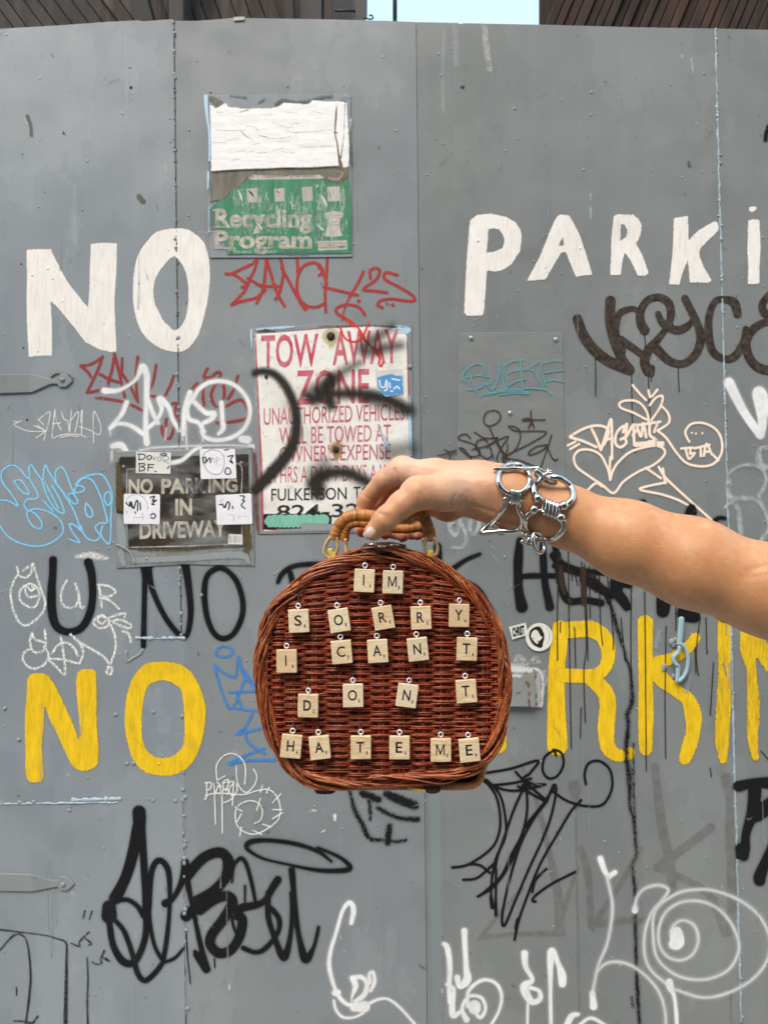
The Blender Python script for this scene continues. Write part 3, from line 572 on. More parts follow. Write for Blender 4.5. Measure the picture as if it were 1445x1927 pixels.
z = Z(0, 1480, 3.284)
SB = z('860,158,84 862,205,82 862,250,74', '845,250,56 812,400,46 765,560,44 700,690,56', '862,340,26 840,420,34 790,560,44 720,700,56', '675,745,86 675,800,96', '875,250,50 888,450,46 900,650,46 905,760,50 905,870,42 885,980,40 830,1085,44 760,1080,48 700,980,40 678,850,40', '720,705,30 790,700,30 850,740,32 890,800,40', '715,830,30 770,900,32 820,1040,34 850,1150,36 895,1200,34 960,1150,34 1008,1085,30', '1008,1080,28 955,980,26 925,820,26 925,700,32 935,540,36 962,470,38 1000,460,38 1040,520,38 1050,650,30 1045,800,26 1030,950,32 1008,1080,30', '1020,1085,22 1080,1060,22 1135,1000,16', '1022,722,50 1070,690,32 1120,600,40 1142,520,50 1145,470,50', '1145,500,50 1165,620,36 1200,790,30 1240,980,34 1280,1130,44', '1205,1020,24 1250,1070,50 1280,1130,44', '1160,560,50 1240,470,44 1300,420,60 1370,410,66 1420,470,60 1400,560,56 1340,640,50 1240,720,56 1150,800,70')
SB += Z(370, 1400, 3.0745)('20,960,60 100,900,60 180,880,60 205,930,66 150,1020,60 90,1100,60 80,1160,58 130,1210,60 200,1190,56 250,1110,56 265,1020,56 245,990,44', '-40,730,50 40,650,46 130,625,56 180,670,62 165,770,56 90,850,50 0,900,50', '205,800,14 215,710,18 252,662,28 285,690,26 315,790,24 340,910,22', '280,820,14 280,920,12', '200,980,16 215,1060,18 240,1110,20', '235,1000,44 260,950,50 350,930,42 400,900,38 440,830,42 470,785,44', '415,860,34 415,1000,34 455,1130,34 505,1235,44 540,1120,30 552,980,26 545,860,20', '430,950,30 475,1010,32 470,1090,28 400,1180,30 340,1205,28 270,1180,30', '550,730,40 562,860,32 575,1000,32 595,1130,34 630,1245,50 675,1180,24 695,1110,22 705,1060,20', '780,680,16 700,620,24 560,575,26 400,557,26 310,568,34 292,605,26 380,660,18 520,695,16 700,730,24 840,732,30 888,715,30 850,670,24 780,632,20 700,600,20', '0,1220,40 55,1305,44')
tagp('graffiti_tag', p_bk, SB, 'big black looping spray tag with a halo at lower left')
tagp('graffiti_tag', p_bk1, z('103,1242 104,1290', w=8)+Z(370, 1400, 3.0745)('105,1240 106,1295', w=7)+z('1150,900 1165,1100 1178,1220', '1325,1065 1327,1120', w=8))
tagp('graffiti_tag', p_bkc, z('-80,880,9 0,885,12 130,900,9 280,920,9 350,940,11 410,970,12 412,1100,18 410,1250,22 405,1468,26', '-40,1060,8 20,990,10 80,925,12 130,915,12 170,970,11 190,1150,14 182,1300,16 160,1468,12', '540,1060,9 545,1200,12 540,1340,12 545,1480,14', '90,1450,12 150,1452,12 200,1462,14 235,1420,12', '525,768,11 515,815,9', '570,770,11 553,820,9', '442,970,10 495,988,12 492,960,10 550,900,12', '530,940,9 565,970,14 548,982,9', '570,1085,10 600,1100,10 630,1090,11 622,1070,9 645,1015,12', '625,1050,9 675,1080,14 655,1060,9'), 'black crayon line drawing in the lower left corner')
z = Z(370, 1400, 3.0745)
tagp('graffiti_tag', p_bkr, z('885,270,14 915,380,22 960,470,26 1000,545,20 1060,555,14 1150,565,14 1210,555,14', '1115,475,30 1105,570,36', '960,285,40 1050,320,40', '1100,290,40 1170,320,50 1260,355,50', '1050,370,20 1100,400,22 1180,430,22 1275,435,28', '1000,330,20 1005,440,8'), 'rough black spray marks under the basket')
tagp('graffiti_tag', p_pen, z('120,210 115,130 150,75 200,55 250,75 282,130 280,230', '230,130 240,230 285,280 330,245 350,190 330,145', '60,225 58,310 45,318', '50,225 85,225 80,260 62,265', '50,300 110,285 215,290', '100,230 108,285 130,240 150,290 160,215 190,215 170,270', '120,210 165,185', '150,225 215,220 195,250 180,290', '130,290 175,260 205,300', '120,220 160,260', '105,290 110,465', '148,290 150,515', '215,220 208,355', '160,340 200,320 235,270 230,230', '205,290 280,292 350,270 420,265 468,310 485,380 470,440 410,490 340,522 280,510 235,470 225,400 250,350 310,328 360,345 382,390 370,440 335,460', '370,280 382,240', '405,285 420,250', '440,340 488,288', '440,380 495,380', '440,432 497,398', '385,465 435,480', '328,500 378,525', '250,535 260,480', '225,365 265,390', '348,385 370,315', '235,450 260,405', w=9), 'white marker tag of loops and ticks below the yellow O')
tagp('paint_smear', paint('white_specks', (.72,.73,.75), 2, 3, 500), z('800,415,22 800,440,14', '670,385,10 690,385,8', '725,510,8 740,500,7', '650,390,4 655,390,4', '835,1115,6 836,1125,4', '190,1395,7 191,1420,6', '1420,1420,8 1422,1440,5'), 'small white specks of paint under the basket')
tagp('graffiti_tag', p_ws, z('895,1035,28 908,960,34 885,918,30 845,965,24 805,1100,24 775,1200,26 768,1290,28 795,1400,26 830,1470,28 880,1510,26 930,1500,24', '800,1440,40 815,1440,44', '795,1485,18 805,1535,20 845,1580,20 910,1582,18 965,1555,20', '900,1355,34 920,1400,38 900,1460,16 895,1510,10', '900,1355,30 955,1350,30 985,1390,30 970,1450,34 920,1490,30', '1000,1380,30 1000,1330,22 1022,1322,22 1028,1380,26 1005,1430,22', '910,1525,50 970,1520,70', '985,1510,24 1050,1478,20 1110,1478,18 1180,1530,18 1260,1620,18 1340,1720,18'), 'white spray tag at the bottom centre')

z = Z(840, 1400, 2.388)
tagp('graffiti_tag', p_ghost, z('345,120,26 400,240,24 460,480,28 500,680,40 508,840,40', '145,880,18 240,760,20 340,650,20', '150,870,22 320,855,24 520,852,26', '575,190,60 578,230,40 580,290,20', '600,470,36 635,590,34 650,820,30', '650,810,36 880,790,30 970,815,24', '870,470,26 800,600,26 680,780,26', '935,100,34 965,350,44 1000,520,44 1015,660,40', '1185,375,44 1090,450,40 945,555,40', '945,555,34 1050,600,34 1180,680,36 1250,850,40', '1255,155,56 1270,250,36 1272,400,44 1282,700,46 1265,850,36', '510,800,30 560,640,22 590,560,20')+z('580,260 585,600 592,1000 597,1240', '1275,1100 1277,1259', w=10), 'faded brown letters low on the right of the gate')
tagp('graffiti_tag', p_bk1, z('175,130 290,110 410,75 375,130 350,165 450,258 320,190', '310,125 345,160 390,180 440,183 300,210 200,185 160,160', '200,185 300,175 380,155', '350,165 345,210 340,185', '165,155 220,230 240,320 235,400 200,470 100,540 25,555', '180,160 240,230 265,340 262,420 220,520 200,640 205,735', '100,540 150,545 195,580', '75,610 140,600 220,530', '340,210 300,300 262,410 225,520 222,600 220,770', '355,165 362,290 340,400 290,500 240,600 145,685', '140,685 200,650 260,580 330,450 380,350 450,258', '450,260 480,185 492,210 470,320 430,430 370,560 310,700 260,815 250,770 280,620 340,430 420,290 480,200', '480,215 540,255 620,278 700,272 742,200 735,120 690,78 640,85 620,130 625,180', '605,252 560,300 500,400 420,540 360,690 325,790 305,880', '480,30 440,60 432,120 460,155 500,140 525,90 515,40 480,25', '485,35 492,52', '448,562 400,610 385,665', '577,575 470,630 400,680 385,705 400,708', w=12)+z('200,690,18 205,735,18', '220,715,16 222,770,14', '320,790,18 312,830,18', '300,500,18 340,430,14', '355,370,18 440,265,16'), 'black looping marker tag right of the basket')
tagp('graffiti_tag', p_ws, z('690,515,30 710,570,26 730,600,22', '730,595,24 755,578,26', '-10,900,24 5,920,28 15,1000,26 12,1080,24 15,1160,22', '80,840,30 82,900,26 88,1000,26 92,1060,40 60,1090,26 48,1050,30', '350,942,34 355,1000,26 385,1060,22 350,1085,36 355,1120,40 385,1160,30 420,1145,26 415,1110,20 375,1095,20', '365,1160,14 363,1259,14 362,1320,14', '470,1320,20 466,1100,20 470,935,36 500,985,24 518,1040,40 520,1078,36', '95,1180,20 100,1110,20 160,1062,18 220,1075,18 247,1130,18 235,1200,16 195,1270,16', '120,1190,20 150,1230,20 175,1190,18 155,1140,18 100,1135,18 70,1190,20 90,1240,30', '125,1180,60 127,1190,56', '0,1080,16 32,1100,18 25,1170,30 30,1220,30 60,1205,20', '535,1280,30 560,1225,30 590,1215,20', '600,1260,18 650,1232,18 720,1270,18', '655,1120,26 660,1180,36', '845,750,26 846,735,24', '1030,850,60 1035,890,66 1020,900,50', '1000,1070,34 1005,1095,34 1020,1130,20 1030,1200,20 1035,1300,20'), 'white spray loops low on the gate, right of the basket')
tagp('graffiti_tag', p_ws2, z('720,600 742,700 742,780 720,900 680,1000 655,1120', '670,1030 720,985 800,985 880,1030 950,1110 980,1200 985,1300', '845,740 855,690 890,650 950,635 995,655 970,700 920,760 890,850 890,950 920,1020 990,1080', '925,820 930,770 960,720 1040,670 1120,655 1200,660 1310,700 1400,770 1450,870 1440,970 1370,1060 1260,1120 1150,1140 1030,1105', '925,830 940,950 1000,1020 1080,1055 1180,1055 1270,1010 1312,920 1290,830 1230,750 1150,710 1060,710 990,750 955,820 955,900 990,955 1050,972 1105,945 1130,880 1110,815 1060,793 1020,815 1010,850', w=15), 'white sprayed spiral with a solid dot at the bottom right')
tagp('graffiti_tag', p_bk, z('1310,190,50 1380,175,44 1460,175,56', '1385,200,60 1375,300,56 1345,400,40 1340,470,46 1335,505,44', '1460,270,70 1400,310,70 1380,330,50', '1480,440,60 1440,510,44 1405,600,56 1410,615,44', '1320,470,50 1312,505,30'), 'black sprayed marks at the right edge')
tagp('graffiti_tag', p_bk1, Z(0, 0, 1)('1447,238 1441,250 1440,262', '1444,240 1460,220', w=8))
z = Z(1040, 530, 3.568)
tagp('graffiti_tag', p_ws, z('1180,680,74 1230,780,66 1290,890,60 1390,1030,60', '1390,1030,60 1405,930,66 1380,750,90 1430,820,70 1500,960,60'), 'thick white spray strokes at the right edge, above the arm')
z = Z(1000, 820, 3.247)
tagp('graffiti_tag', p_wsf, z('1460,75,34 1395,80,26 1385,150,44 1420,195,40 1480,165,30', '1210,300,26 1200,240,20 1260,190,16 1330,178,20 1400,200,22 1432,260,20 1420,310,24 1390,365,26', '1195,290,26 1200,350,30 1220,380,34 1300,382,30 1380,400,24 1430,470,28 1450,570,28 1400,640,26', '1180,440,20 1215,410,24 1255,440,28 1270,520,34 1280,620,30')+z('1392,360 1394,410', w=9), 'faint white looping spray beside the right seam')
z = Z(640, 840, 4.516)
tagp('graffiti_tag', p_wsf, z('935,640,34 935,700,44 975,760,30 1005,700,34 1020,620,30', '1015,640,30 1060,720,34 1070,800,34 1030,860,28 950,858,20', '1125,600,34 1100,680,34 1130,750,30 1175,690,36 1185,590,36'), 'faint white letters under the wrist')
# scratches, dents' rubbed edges and old drips scattered over the steel
r2 = random.Random(11)
p_scr = paint('scratch_pale', (.46,.49,.50), 1.2, 1.4, 500, alpha=.55, fade=.4); p_scd = paint('scratch_dark', (.085,.085,.08), 1.2, 1.6, 500, alpha=.5, fade=.4); p_run = paint('old_paint_run', (.30,.33,.345), 2.5, .5, alpha=.45)
S1, S2, S3 = [], [], []
for k in range(110):
    x, y_ = r2.uniform(0, 1445), r2.uniform(70, 1900); a_ = r2.gauss(.3, .8); L_ = r2.uniform(4, 38)
    (S1 if r2.random() < .6 else S2).append(np.array([[x, y_, r2.uniform(.6, 2)], [x+L_*math.cos(a_)*.5, y_+L_*math.sin(a_)*.5+r2.gauss(0, 1.5), r2.uniform(.8, 2.6)], [x+L_*math.cos(a_), y_+L_*math.sin(a_), .6]]))
for k in range(46):
    x, y_ = r2.uniform(0, 1445), r2.uniform(60, 1800); L_ = r2.uniform(15, 160)
    S3.append(np.array([[x, y_, 1.5], [x+r2.gauss(0, 1), y_+L_*.6, 2.2], [x+r2.gauss(0, 1.5), y_+L_, 4.0]]))
for m_, S_ in ((p_scr, S1), (p_scd, S2), (p_run, S3)): sheet('scuff_mark', m_, S_, parent=gate, h=1.3)
# chips, scratches on yellow and blue repaint near the padlock
tagp('paint_smear', paint('grey_scratch', (.20,.21,.22), 2, 1.5), Z(860, 1000, 2.47)('1235,610,4 1250,670,5', '540,440,3 542,455,3', '570,440,3 573,455,3'))
tagp('paint_smear', paint('pale_repaint', (.33,.39,.42), 6, 4, 200, alpha=.55), Z(0, 0, 1)('1240,1190,10 1232,1215,12', '1300,1270,8 1290,1300,8', '1372,1250,6 1376,1300,6'), 'pale repaint near the hanging latch')
# ---------------------------------------------------------------- plates, signs and stickers fixed to the gate
def sign_mat(name, c, dirt=(.25,.22,.18), amt=.4, rough=.45, sc=9):
    N = NT(name); n = N.mr(N.noise(sc, 5, None, .65), .48, .75, 0, amt); m = N.mr(N.noise(60, 4, None, .7), .58, .7, 0, amt)
    return N.fin(N.mix(m, N.mix(n, c, dirt), tuple(x*.6 for x in dirt)), rough, normal=N.bump(N.noise(120, 3), .0006, .6, N.bump(N.noise(9, 2), .02, .3)))
def plate(root, name, poly, yf, yb, mat, bevel=.0006, label=None):
    b = MB(); b.prism(poly, yf, yb); return b.build(name, mat, root, False, bevel=bevel, label=label)
YF = YW-.0042
Z1 = Z(460, 600, 4.25); q = lambda z, s: z(s)[0][:, :2]
tow = empty('tow_away_sign', P(628, 1003, YW-.004), 'white sheet metal towing sign with red lettering and blurred black spray', 'sign')
plate(tow, 'backing_plate', q(Z1, '45,75 700,40 1335,50 1345,600 1350,1700 110,1722'), YF+.0012, YW-.0003, M_wm)
M_ts = sign_mat('sign_white', (.80,.775,.745), (.40,.34,.27), .5, .4)
plate(tow, 'sign_face', q(Z1, '78,122 300,108 640,80 1000,62 1295,80 1305,420 1312,700 1325,1100 1335,1690 700,1692 148,1708 120,1000'), YF, YF+.0011, M_ts)
k_ = [0]
def onsign(root, mat, strokes=(), polys=(), name='print', label=None, **kw):
    k_[0] += 1; return sheet(name, mat, strokes, polys, root, label, y=YF-.00012-.00001*k_[0], **kw)
def tx(s, z, box, mat, root, name='lettering', **kw):
    x0, y0, x1, y1 = box; a = z(f'{x0},{y0} {x1},{y1}')[0]; sc = (a[1, 0]-a[0, 0])/(x1-x0)
    for k in ('slope', 'shear'):
        if k in kw: kw[k] *= sc
    k_[0] += 1; return text(name, s, (a[0, 0], a[0, 1], a[1, 0], a[1, 1]), YF-.00012-.00001*k_[0], mat, root, **kw)
def ink(name, c, wear=.3, sc=70, rough=.5, c2=None):
    N = NT(name); n = N.noise(sc, 5, N.pos((1, 1, .5)), .7); a = N.mr(n, .5-.35*wear-.1, .5+.06*wear, 1-min(1, wear*1.6), 1)
    col = c if c2 is None else N.mix(N.mr(N.noise(25, 3), .4, .6), c, c2)
    return N.fin(col, rough, alpha=a)
i_red = ink('sign_red', (.54,.045,.10), .50, 70, c2=(.60,.17,.21)); i_red2 = ink('sign_faded_red', (.50,.07,.11), .72, 110, c2=(.58,.18,.21)); i_blk = ink('sign_black', (.014,.014,.016), .2, 120)
i_line = ink('sign_red_line', (.48,.07,.11), .6, 60)
rl = paint('sign_border', (.50,.07,.10), 1.2, .4, fade=.6)
onsign(tow, rl, Z1('88,130,13 100,420,14 118,800,14 135,1200,22 148,1690,20', '148,1700,8 300,1695,8', '120,110,6 640,72,6 900,60,6', '1300,180,7 1312,640,12'), name='border')
onsign(tow, paint('old_dark_red', (.16,.05,.04), 2, 1, alpha=.85, fade=.3), Z1('80,1080,30 95,1300,34 95,1500,36 110,1710,26'), name='border')
tx('TOW', Z1, (135,130,592,400), i_red, tow, bold=.018, slope=-16)
tx('AWAY', Z1, (705,100,1235,375), i_red, tow, bold=.018, slope=-18)
tx('ZONE', Z1, (415,410,1000,692), i_red, tow, bold=.018, slope=-14)
tx('UNAUTHORIZED VEHICLES', Z1, (155,715,1280,852), i_red2, tow, slope=-40, bold=.006)
tx('WILL BE TOWED AT', Z1, (278,868,1170,1006), i_red2, tow, slope=-26, bold=.006)
tx("OWNER'S EXPENSE", Z1, (278,1018,1170,1150), i_red2, tow, slope=-26, bold=.004)
tx('24 HRS A DAY 7 DAYS A WEEK', Z1, (180,1185,1300,1318), i_red2, tow, slope=-30)
tx('FULKERSON', Z1, (215,1358,818,1458), i_blk, tow, bold=.008, slope=-12)
tx('TOWING', Z1, (872,1342,1280,1442), i_blk, tow, bold=.008, slope=-8)
tx('824-32', Z1, (258,1490,920,1600), i_blk, tow, bold=.014, slope=-16)
M_bk = simple('flat_black', (.015,.014,.014), .6)
M_sg = paint('scribble_green', (.22,.52,.40), 1.0, .4, c2=(.16,.40,.31)); M_gcov = paint('grey_cover_paint', (.27,.29,.30), 2.5, 1.5, 300)
onsign(tow, paint('black_bar', (.018,.014,.013), 1.2, .6), polys=[q(Z1, '152,1560 500,1558 640,1552 700,1575 695,1640 660,1665 240,1690 150,1685')], name='black_strip', h=1.6)
ss = ''
for k in range(26): ss += f'{185+k*17},{1600+10*math.sin(k)} {200+k*18},{1580+6*math.sin(k*2)} {215+k*18},{1610+8*math.cos(k)} {195+k*18},{1655+5*math.sin(k*3)} '
onsign(tow, M_sg, Z1(ss.strip(), w=26)+Z1('190,1620 240,1600 300,1625 420,1605 560,1610 650,1600', w=60), name='green_scribble')
onsign(tow, M_gcov, Z1('480,1665,60 700,1668,52 1000,1662,52 1340,1660,50', '260,1690,20 500,1690,24'), name='grey_smear')
M_rust = paint('rust_halo', (.36,.20,.05), 8, 3, 200, alpha=.75); 
onsign(tow, paint('yellow_stain', (.55,.48,.22), 9, 2, 200, alpha=.6), Z1('688,140,130 695,170,90 690,220,30'), name='rust_stain')
onsign(tow, M_rust, Z1('700,1010,12 720,1060,16 738,1110,16 740,1150,8', '700,1005,10 680,1030,12 690,1070,12', '740,1030,90 742,1060,70 738,1120,30'), name='rust_stain')
onsign(tow, p_lb, Z1('55,90,22 60,200,16 62,240,10', '100,85,20 300,70,22 400,62,10', '1320,620,14 1325,900,26 1330,1090,22', '88,560,10 95,700,8', '1330,1050,14 1334,1300,10')+Z1('1200,60,24 1310,90,46 1230,110,16', '1180,90,8 1330,130,8', '1070,870,8 1120,960,22 1150,1030,30', '1300,740,16 1310,800,20'), name='repaint_edge')
onsign(tow, paint('green_black_grime', (.05,.05,.04), 3, 2.5, 300, alpha=.9), Z1('110,100,10 180,92,16 240,100,10', '600,62,6 1000,55,5 1290,70,4'), name='grime')
# bright red marker across the top and the blurred black spray
onsign(tow, paint('marker_bright_red', (.70,.03,.025), 1.4, .35, streak=.2), Z1('820,0 850,45 880,62', '765,60 800,150 870,185 940,150 995,30', '860,40 900,60 960,150', '940,150 1020,230 1080,300 1075,360 1095,380 1105,350', '925,130 1010,220 1080,310', w=17), name='graffiti_tag', label='bright red marker strokes crossing the word AWAY')
def fog(name, soft, alpha): return paint(name, (.030,.026,.023), soft, 1.2, 700, alpha=min(1, alpha*1.15))
sp = [('fog_a', 13, .95, Z1('85,432,44 160,420,48 250,450,50 330,540,54 395,680,56 415,800,60 410,930,64 370,1040,72 310,1130,78 220,1230,80 140,1320,70 90,1360,60')),
      ('fog_b', 24, .9, Z1('1310,730,60 1180,660,56 1050,620,54 900,600,50 700,600,50 600,590,50', '500,610,40 560,640,60 620,620,60', '690,480,60 660,560,70 690,680,60')),
      ('fog_c', 24, .55, Z1('920,350,30 780,430,50 710,500,60', '560,570,60 650,540,60', '1180,60,30 960,240,80 1250,210,40')),
      ('fog_d', 22, .92, Z1('560,1320,80 620,1260,70 720,1230,56 850,1240,56 990,1310,50', '590,1380,80 580,1320,80')),
      ('fog_e', 28, .4, Z1('1150,1070,90 1330,1040,90', '650,1150,60 560,1230,80', '1000,640,70 1250,760,40'))]
for n_, s_, a_, st in sp:
    for s in st: s[:, 2] *= 1.45 if n_ != 'fog_a' else 1.2
    onsign(tow, fog(n_, s_, a_), st, name='spray_mark', soft=s_, h=2.4)
# gate-side continuation of the same spray, left of the sign
b = MB(); b.sphere(P(622.5, 632.5, YF-.001), 8*YW/FPX, 14, 8, (1, .5, 1)); b.build('screw', simple('rusty_screw', (.03,.02,.015), .8, bscale=500), tow)
b = MB(); b.sphere(P(632, 846, YF-.001), 6.5*YW/FPX, 14, 8, (1, .5, 1)); b.build('screw', bpy.data.materials['rusty_screw'], tow)
b = MB(); b.sphere(P(501, 709, YF-.001), 4*YW/FPX, 12, 8, (.8, .5, 1.2)); b.build('screw', bpy.data.materials['rusty_screw'], tow)
b = MB(); b.sphere(P(771, 690, YF-.001), 4*YW/FPX, 12, 8, (1, .5, 1)); b.build('screw', M_wd, tow)
def sticker(name, poly, mat, label, dy, gr=None):
    pl = np.asarray(poly)[:, :2]; c = pl.mean(0); root = empty(name, P(c[0], pl[:, 1].max(), YF-dy), label, 'sticker', gr)
    dy *= .22; b = MB(); b.prism(poly, YF-dy, YF-dy+.0003); b.build('paper', mat, root, False); return root
def sdraw(root, mat, strokes, dy, polys=(), name='drawing'):
    k_[0] += 1; return sheet(name, mat, strokes, polys, root, y=YF-dy*.22-.00004-.000003*(k_[0] % 30))
p_lbk = paint('sticker_ink', (.02,.02,.025), .8, .2); p_lgr = paint('sticker_grey_ink', (.25,.26,.30), .8, .3, alpha=.8)
p_lfa = paint('sticker_faint_ink', (.45,.45,.52), 1.0, .5, alpha=.6)
sb = sticker('blue_sticker', q(Z1, '1045,415 1120,410 1262,400 1272,600 1130,622 1060,560'), sign_mat('sticker_offwhite', (.62,.60,.56), (.4,.38,.33), .3), 'small blue and white sticker on the towing sign', .0085)
sdraw(sb, paint('sticker_blue', (.07,.29,.62), 1.2, 1.2, 300), [], .0085, [q(Z1, '1060,470 1110,455 1180,440 1210,455 1258,455 1270,598 1130,615 1095,590 1065,540')], 'print')
sdraw(sb, paint('sticker_white_ink', (.7,.75,.8), 1, .5), Z1('1080,490 1090,540 1120,545 1135,490 1140,560 1120,575', '1160,510 1165,550', '1180,480 1240,490', '1195,560 1220,540 1240,560', '1170,578 1185,580', w=14), .0087)

# driveway sign
Z2 = Z(200, 820, 4.8167)
drv = empty('driveway_sign', P(348, 1062, YW-.004), 'black driveway sign under torn clear film, stickers stuck on its corners', 'sign')
plate(drv, 'film_sheet', q(Z2, '92,138 640,130 1320,105 1335,600 1345,1180 700,1165 230,1195 95,1200 85,700'), YF+.001, YW-.001, sign_mat('old_film', (.25,.27,.275), (.10,.085,.06), .8, .25, 6), .001)
N = NT('driveway_black'); n = N.mr(N.noise(7, 5, N.pos((.6, 1, 2.2)), .6), .50, .72); n2 = N.mr(N.noise(16, 5, None, .6), .45, .7)
M_dr = N.fin(N.mix(n, N.mix(n2, (.030,.024,.021), (.07,.05,.038)), (.21,.22,.22)), .35, normal=N.bump(N.noise(40, 3), .002))
plate(drv, 'sign_face', q(Z2, '130,190 640,185 1290,165 1300,1010 700,1030 205,1030 190,720 95,700 92,290'), YF, YF+.0009, M_dr)
i_ow = ink('aged_white_letter', (.56,.52,.45), .25, 60, c2=(.42,.37,.30)); i_ow2 = ink('aged_white_letter_worn', (.45,.41,.35), .62, 45)
p_ln = paint('sign_white_line', (.6,.58,.55), 1.2, .4, fade=.4)
onsign(drv, p_ln, Z2('190,305,10 188,530,10', '185,303,9 620,285,8', '1080,275,8 1222,270,9 1224,530,9', '1230,820,8 1232,990,8', '1232,985,9 1000,985,9', '215,1012,12 700,1000,10 1000,988,10'), name='border')
onsign(drv, paint('brown_stain', (.11,.08,.035), 6, 3, 150, alpha=.8), Z2('110,260,50 120,420,50 125,560,70 130,640,80', '1270,820,60 1290,1000,60 1240,1070,40 1290,1100,40', '300,1030,30 700,1030,24 1050,1000,20'), name='stain')
onsign(drv, paint('grey_cover_b', (.27,.30,.315), 4, 2, 200), Z2('120,760,60 140,900,90 150,1000,80', '250,1130,60 700,1110,60 1200,1080,70 1290,1150,40', '130,1060,70 160,1160,50'), name='grey_smear')
tx('NO', Z2, (205,392,425,528), i_ow, drv, bold=.035, slope=-4)
tx('PA', Z2, (500,388,715,528), i_ow, drv, bold=.035, slope=-4); tx('RK', Z2, (722,384,905,524), i_ow2, drv, bold=.035, slope=-4); tx('ING', Z2, (925,384,1190,518), i_ow2, drv, bold=.035, slope=-4)
tx('IN', Z2, (628,572,780,724), i_ow, drv, bold=.035, slope=-3)
tx('DRIVEWAY', Z2, (305,785,1090,938), i_ow, drv, bold=.03, slope=-22)
onsign(drv, fog('film_haze', 14, .5), Z2('760,440,60 900,430,80 820,500,60'), name='smear')
onsign(drv, paint('pale_haze', (.30,.33,.34), 14, 3, 90, alpha=.45, fade=.3), Z2('330,820,40 700,860,60 900,800,50', '700,420,60 800,480,60', '620,300,60 900,330,50 760,560,40'), name='smear')
onsign(drv, p_ws, Z2('600,245,44 680,225,40 740,180,36 800,130,34 860,105,24'), name='paint_smear')
for x, y_ in [(160,280),(1225,245),(365,1115)]:
    b = MB(); c = Z2(f'{x},{y_} 0,0')[0][0]; b.sphere(P(c[0], c[1], YF-.0005), 2.8*YW/FPX, 12, 8, (1, .6, 1)); b.build('screw', M_wd, drv)
# torn flap of film at the lower left
b = MB(); b.tube(PA(cat(q(Z2, '95,985 150,1010 210,1050 245,1110 262,1160'), 4), YF-.003), [.002]*len(cat(q(Z2, '95,985 150,1010 210,1050 245,1110 262,1160'), 4)), 7, flat=1.4); b.build('film_curl', simple('film_curl', (.30,.33,.33), .25), drv)
M_stk = sign_mat('sticker_white', (.80,.79,.84), (.5,.5,.55), .15, .4); M_stk2 = sign_mat('sticker_cream', (.70,.70,.66), (.45,.45,.4), .2, .5)
b = MB(); bc = sticker('barcode_label', q(Z2, '1112,892 1235,896 1236,986 1105,982'), M_stk2, 'tiny barcode label at the lower right of the driveway sign', .0082)
sdraw(bc, p_lbk, sum([Z2(f'{1122+k*9.5},905 {1122+k*9.5},968', w=random.choice([2.5, 4, 5])) for k in range(11)], []), .0082)
def rrect(p, r=10):
    p = np.asarray(p)[:, :2]; out = []
    for i in range(len(p)):
        a, b_, c = p[i-1], p[i], p[(i+1) % len(p)]; u = (a-b_)/np.linalg.norm(a-b_); v = (c-b_)/np.linalg.norm(c-b_)
        for t in (0, .33, .66, 1):
            A = b_+u*r*(1-t); B = b_+v*r*t; out.append(A*(1-t)+B*t if 0 else b_+u*r*(1-t)**2+v*r*t**2)
    return np.array(out)
s1_ = sticker('handwritten_sticker', rrect(q(Z2, '273,145 590,152 583,346 270,338'), 1), M_stk2, 'oblong sticker lettered DONER BF in black marker, top left of driveway sign', .0082)
sdraw(s1_, p_lbk, Z2('300,170 300,215', '285,165 345,170 355,190 340,210 295,218', '375,185 405,180 412,205 385,218 372,200 378,185', '305,250 300,320', '295,255 345,252 350,268 320,280 350,290 345,312 300,322', '385,258 380,320', '380,262 435,262', '380,288 425,288', '440,320 455,326', '490,170 520,160 550,170 530,180 500,180', '555,300 575,275', w=11), .0082)
sdraw(s1_, p_lgr, Z2('425,190 435,220 455,190', '465,215 480,190 500,200 490,230 465,225', '520,240 520,190 560,190 565,215 530,225 570,250', w=8), .0083)
z2s = 'white square sticker with a scribbled tag, '
s2_ = sticker('tag_sticker', rrect(q(Z2, '848,118 1168,120 1182,386 858,392'), 3), M_stk, z2s+'top right of driveway sign', .0082, 'tag stickers on the driveway sign')
sdraw(s2_, p_lgr, Z2('960,125 900,150 875,210 900,290 960,345 1030,345 1065,290 1070,210 1040,150 960,125', w=8), .0082)
sdraw(s2_, p_lbk, Z2('875,200 900,195 905,240 885,245 880,210', '905,240 940,200 945,245', '1100,190 1150,180 1130,215 1150,250 1120,230', '1120,300 1095,290 1075,330 1100,350 1130,340 1125,310', '1070,130 1110,125', w=12), .0083)
sdraw(s2_, p_lfa, Z2('950,245 965,200 985,245', '1000,250 1000,200 1030,210 1005,230', w=9), .0083)
s3_ = sticker('tag_sticker', rrect(q(Z2, '162,525 490,532 487,802 160,798'), 3), M_stk, z2s+'left edge of driveway sign', .0083, 'tag stickers on the driveway sign')
sdraw(s3_, p_lbk, Z2('180,605 215,640 215,600 235,650', '230,600 250,660 275,590 290,600 285,680', '310,610 312,670', '400,560 440,550 420,590 455,585 415,620 440,625', '405,720 430,705 450,725 430,750 405,740', '265,690 268,705', w=13), .0083)
sdraw(s3_, p_lfa, Z2('180,620 200,560 270,535 340,560 375,620 380,670', '190,680 190,710', '250,740 330,740', '330,700 335,760', w=8), .0083)
s4_ = sticker('tag_sticker', rrect(q(Z2, '992,538 1315,522 1326,800 1006,808'), 3), M_stk, z2s+'right edge of driveway sign', .0084, 'tag stickers on the driveway sign')
sdraw(s4_, p_lbk, Z2('1055,620 1070,650 1095,605', '1080,650 1100,600 1120,615 1110,670', '1215,545 1255,550 1235,585 1255,590 1225,630 1260,660', '1025,625 1045,622', '1145,640 1148,660', w=13), .0084)
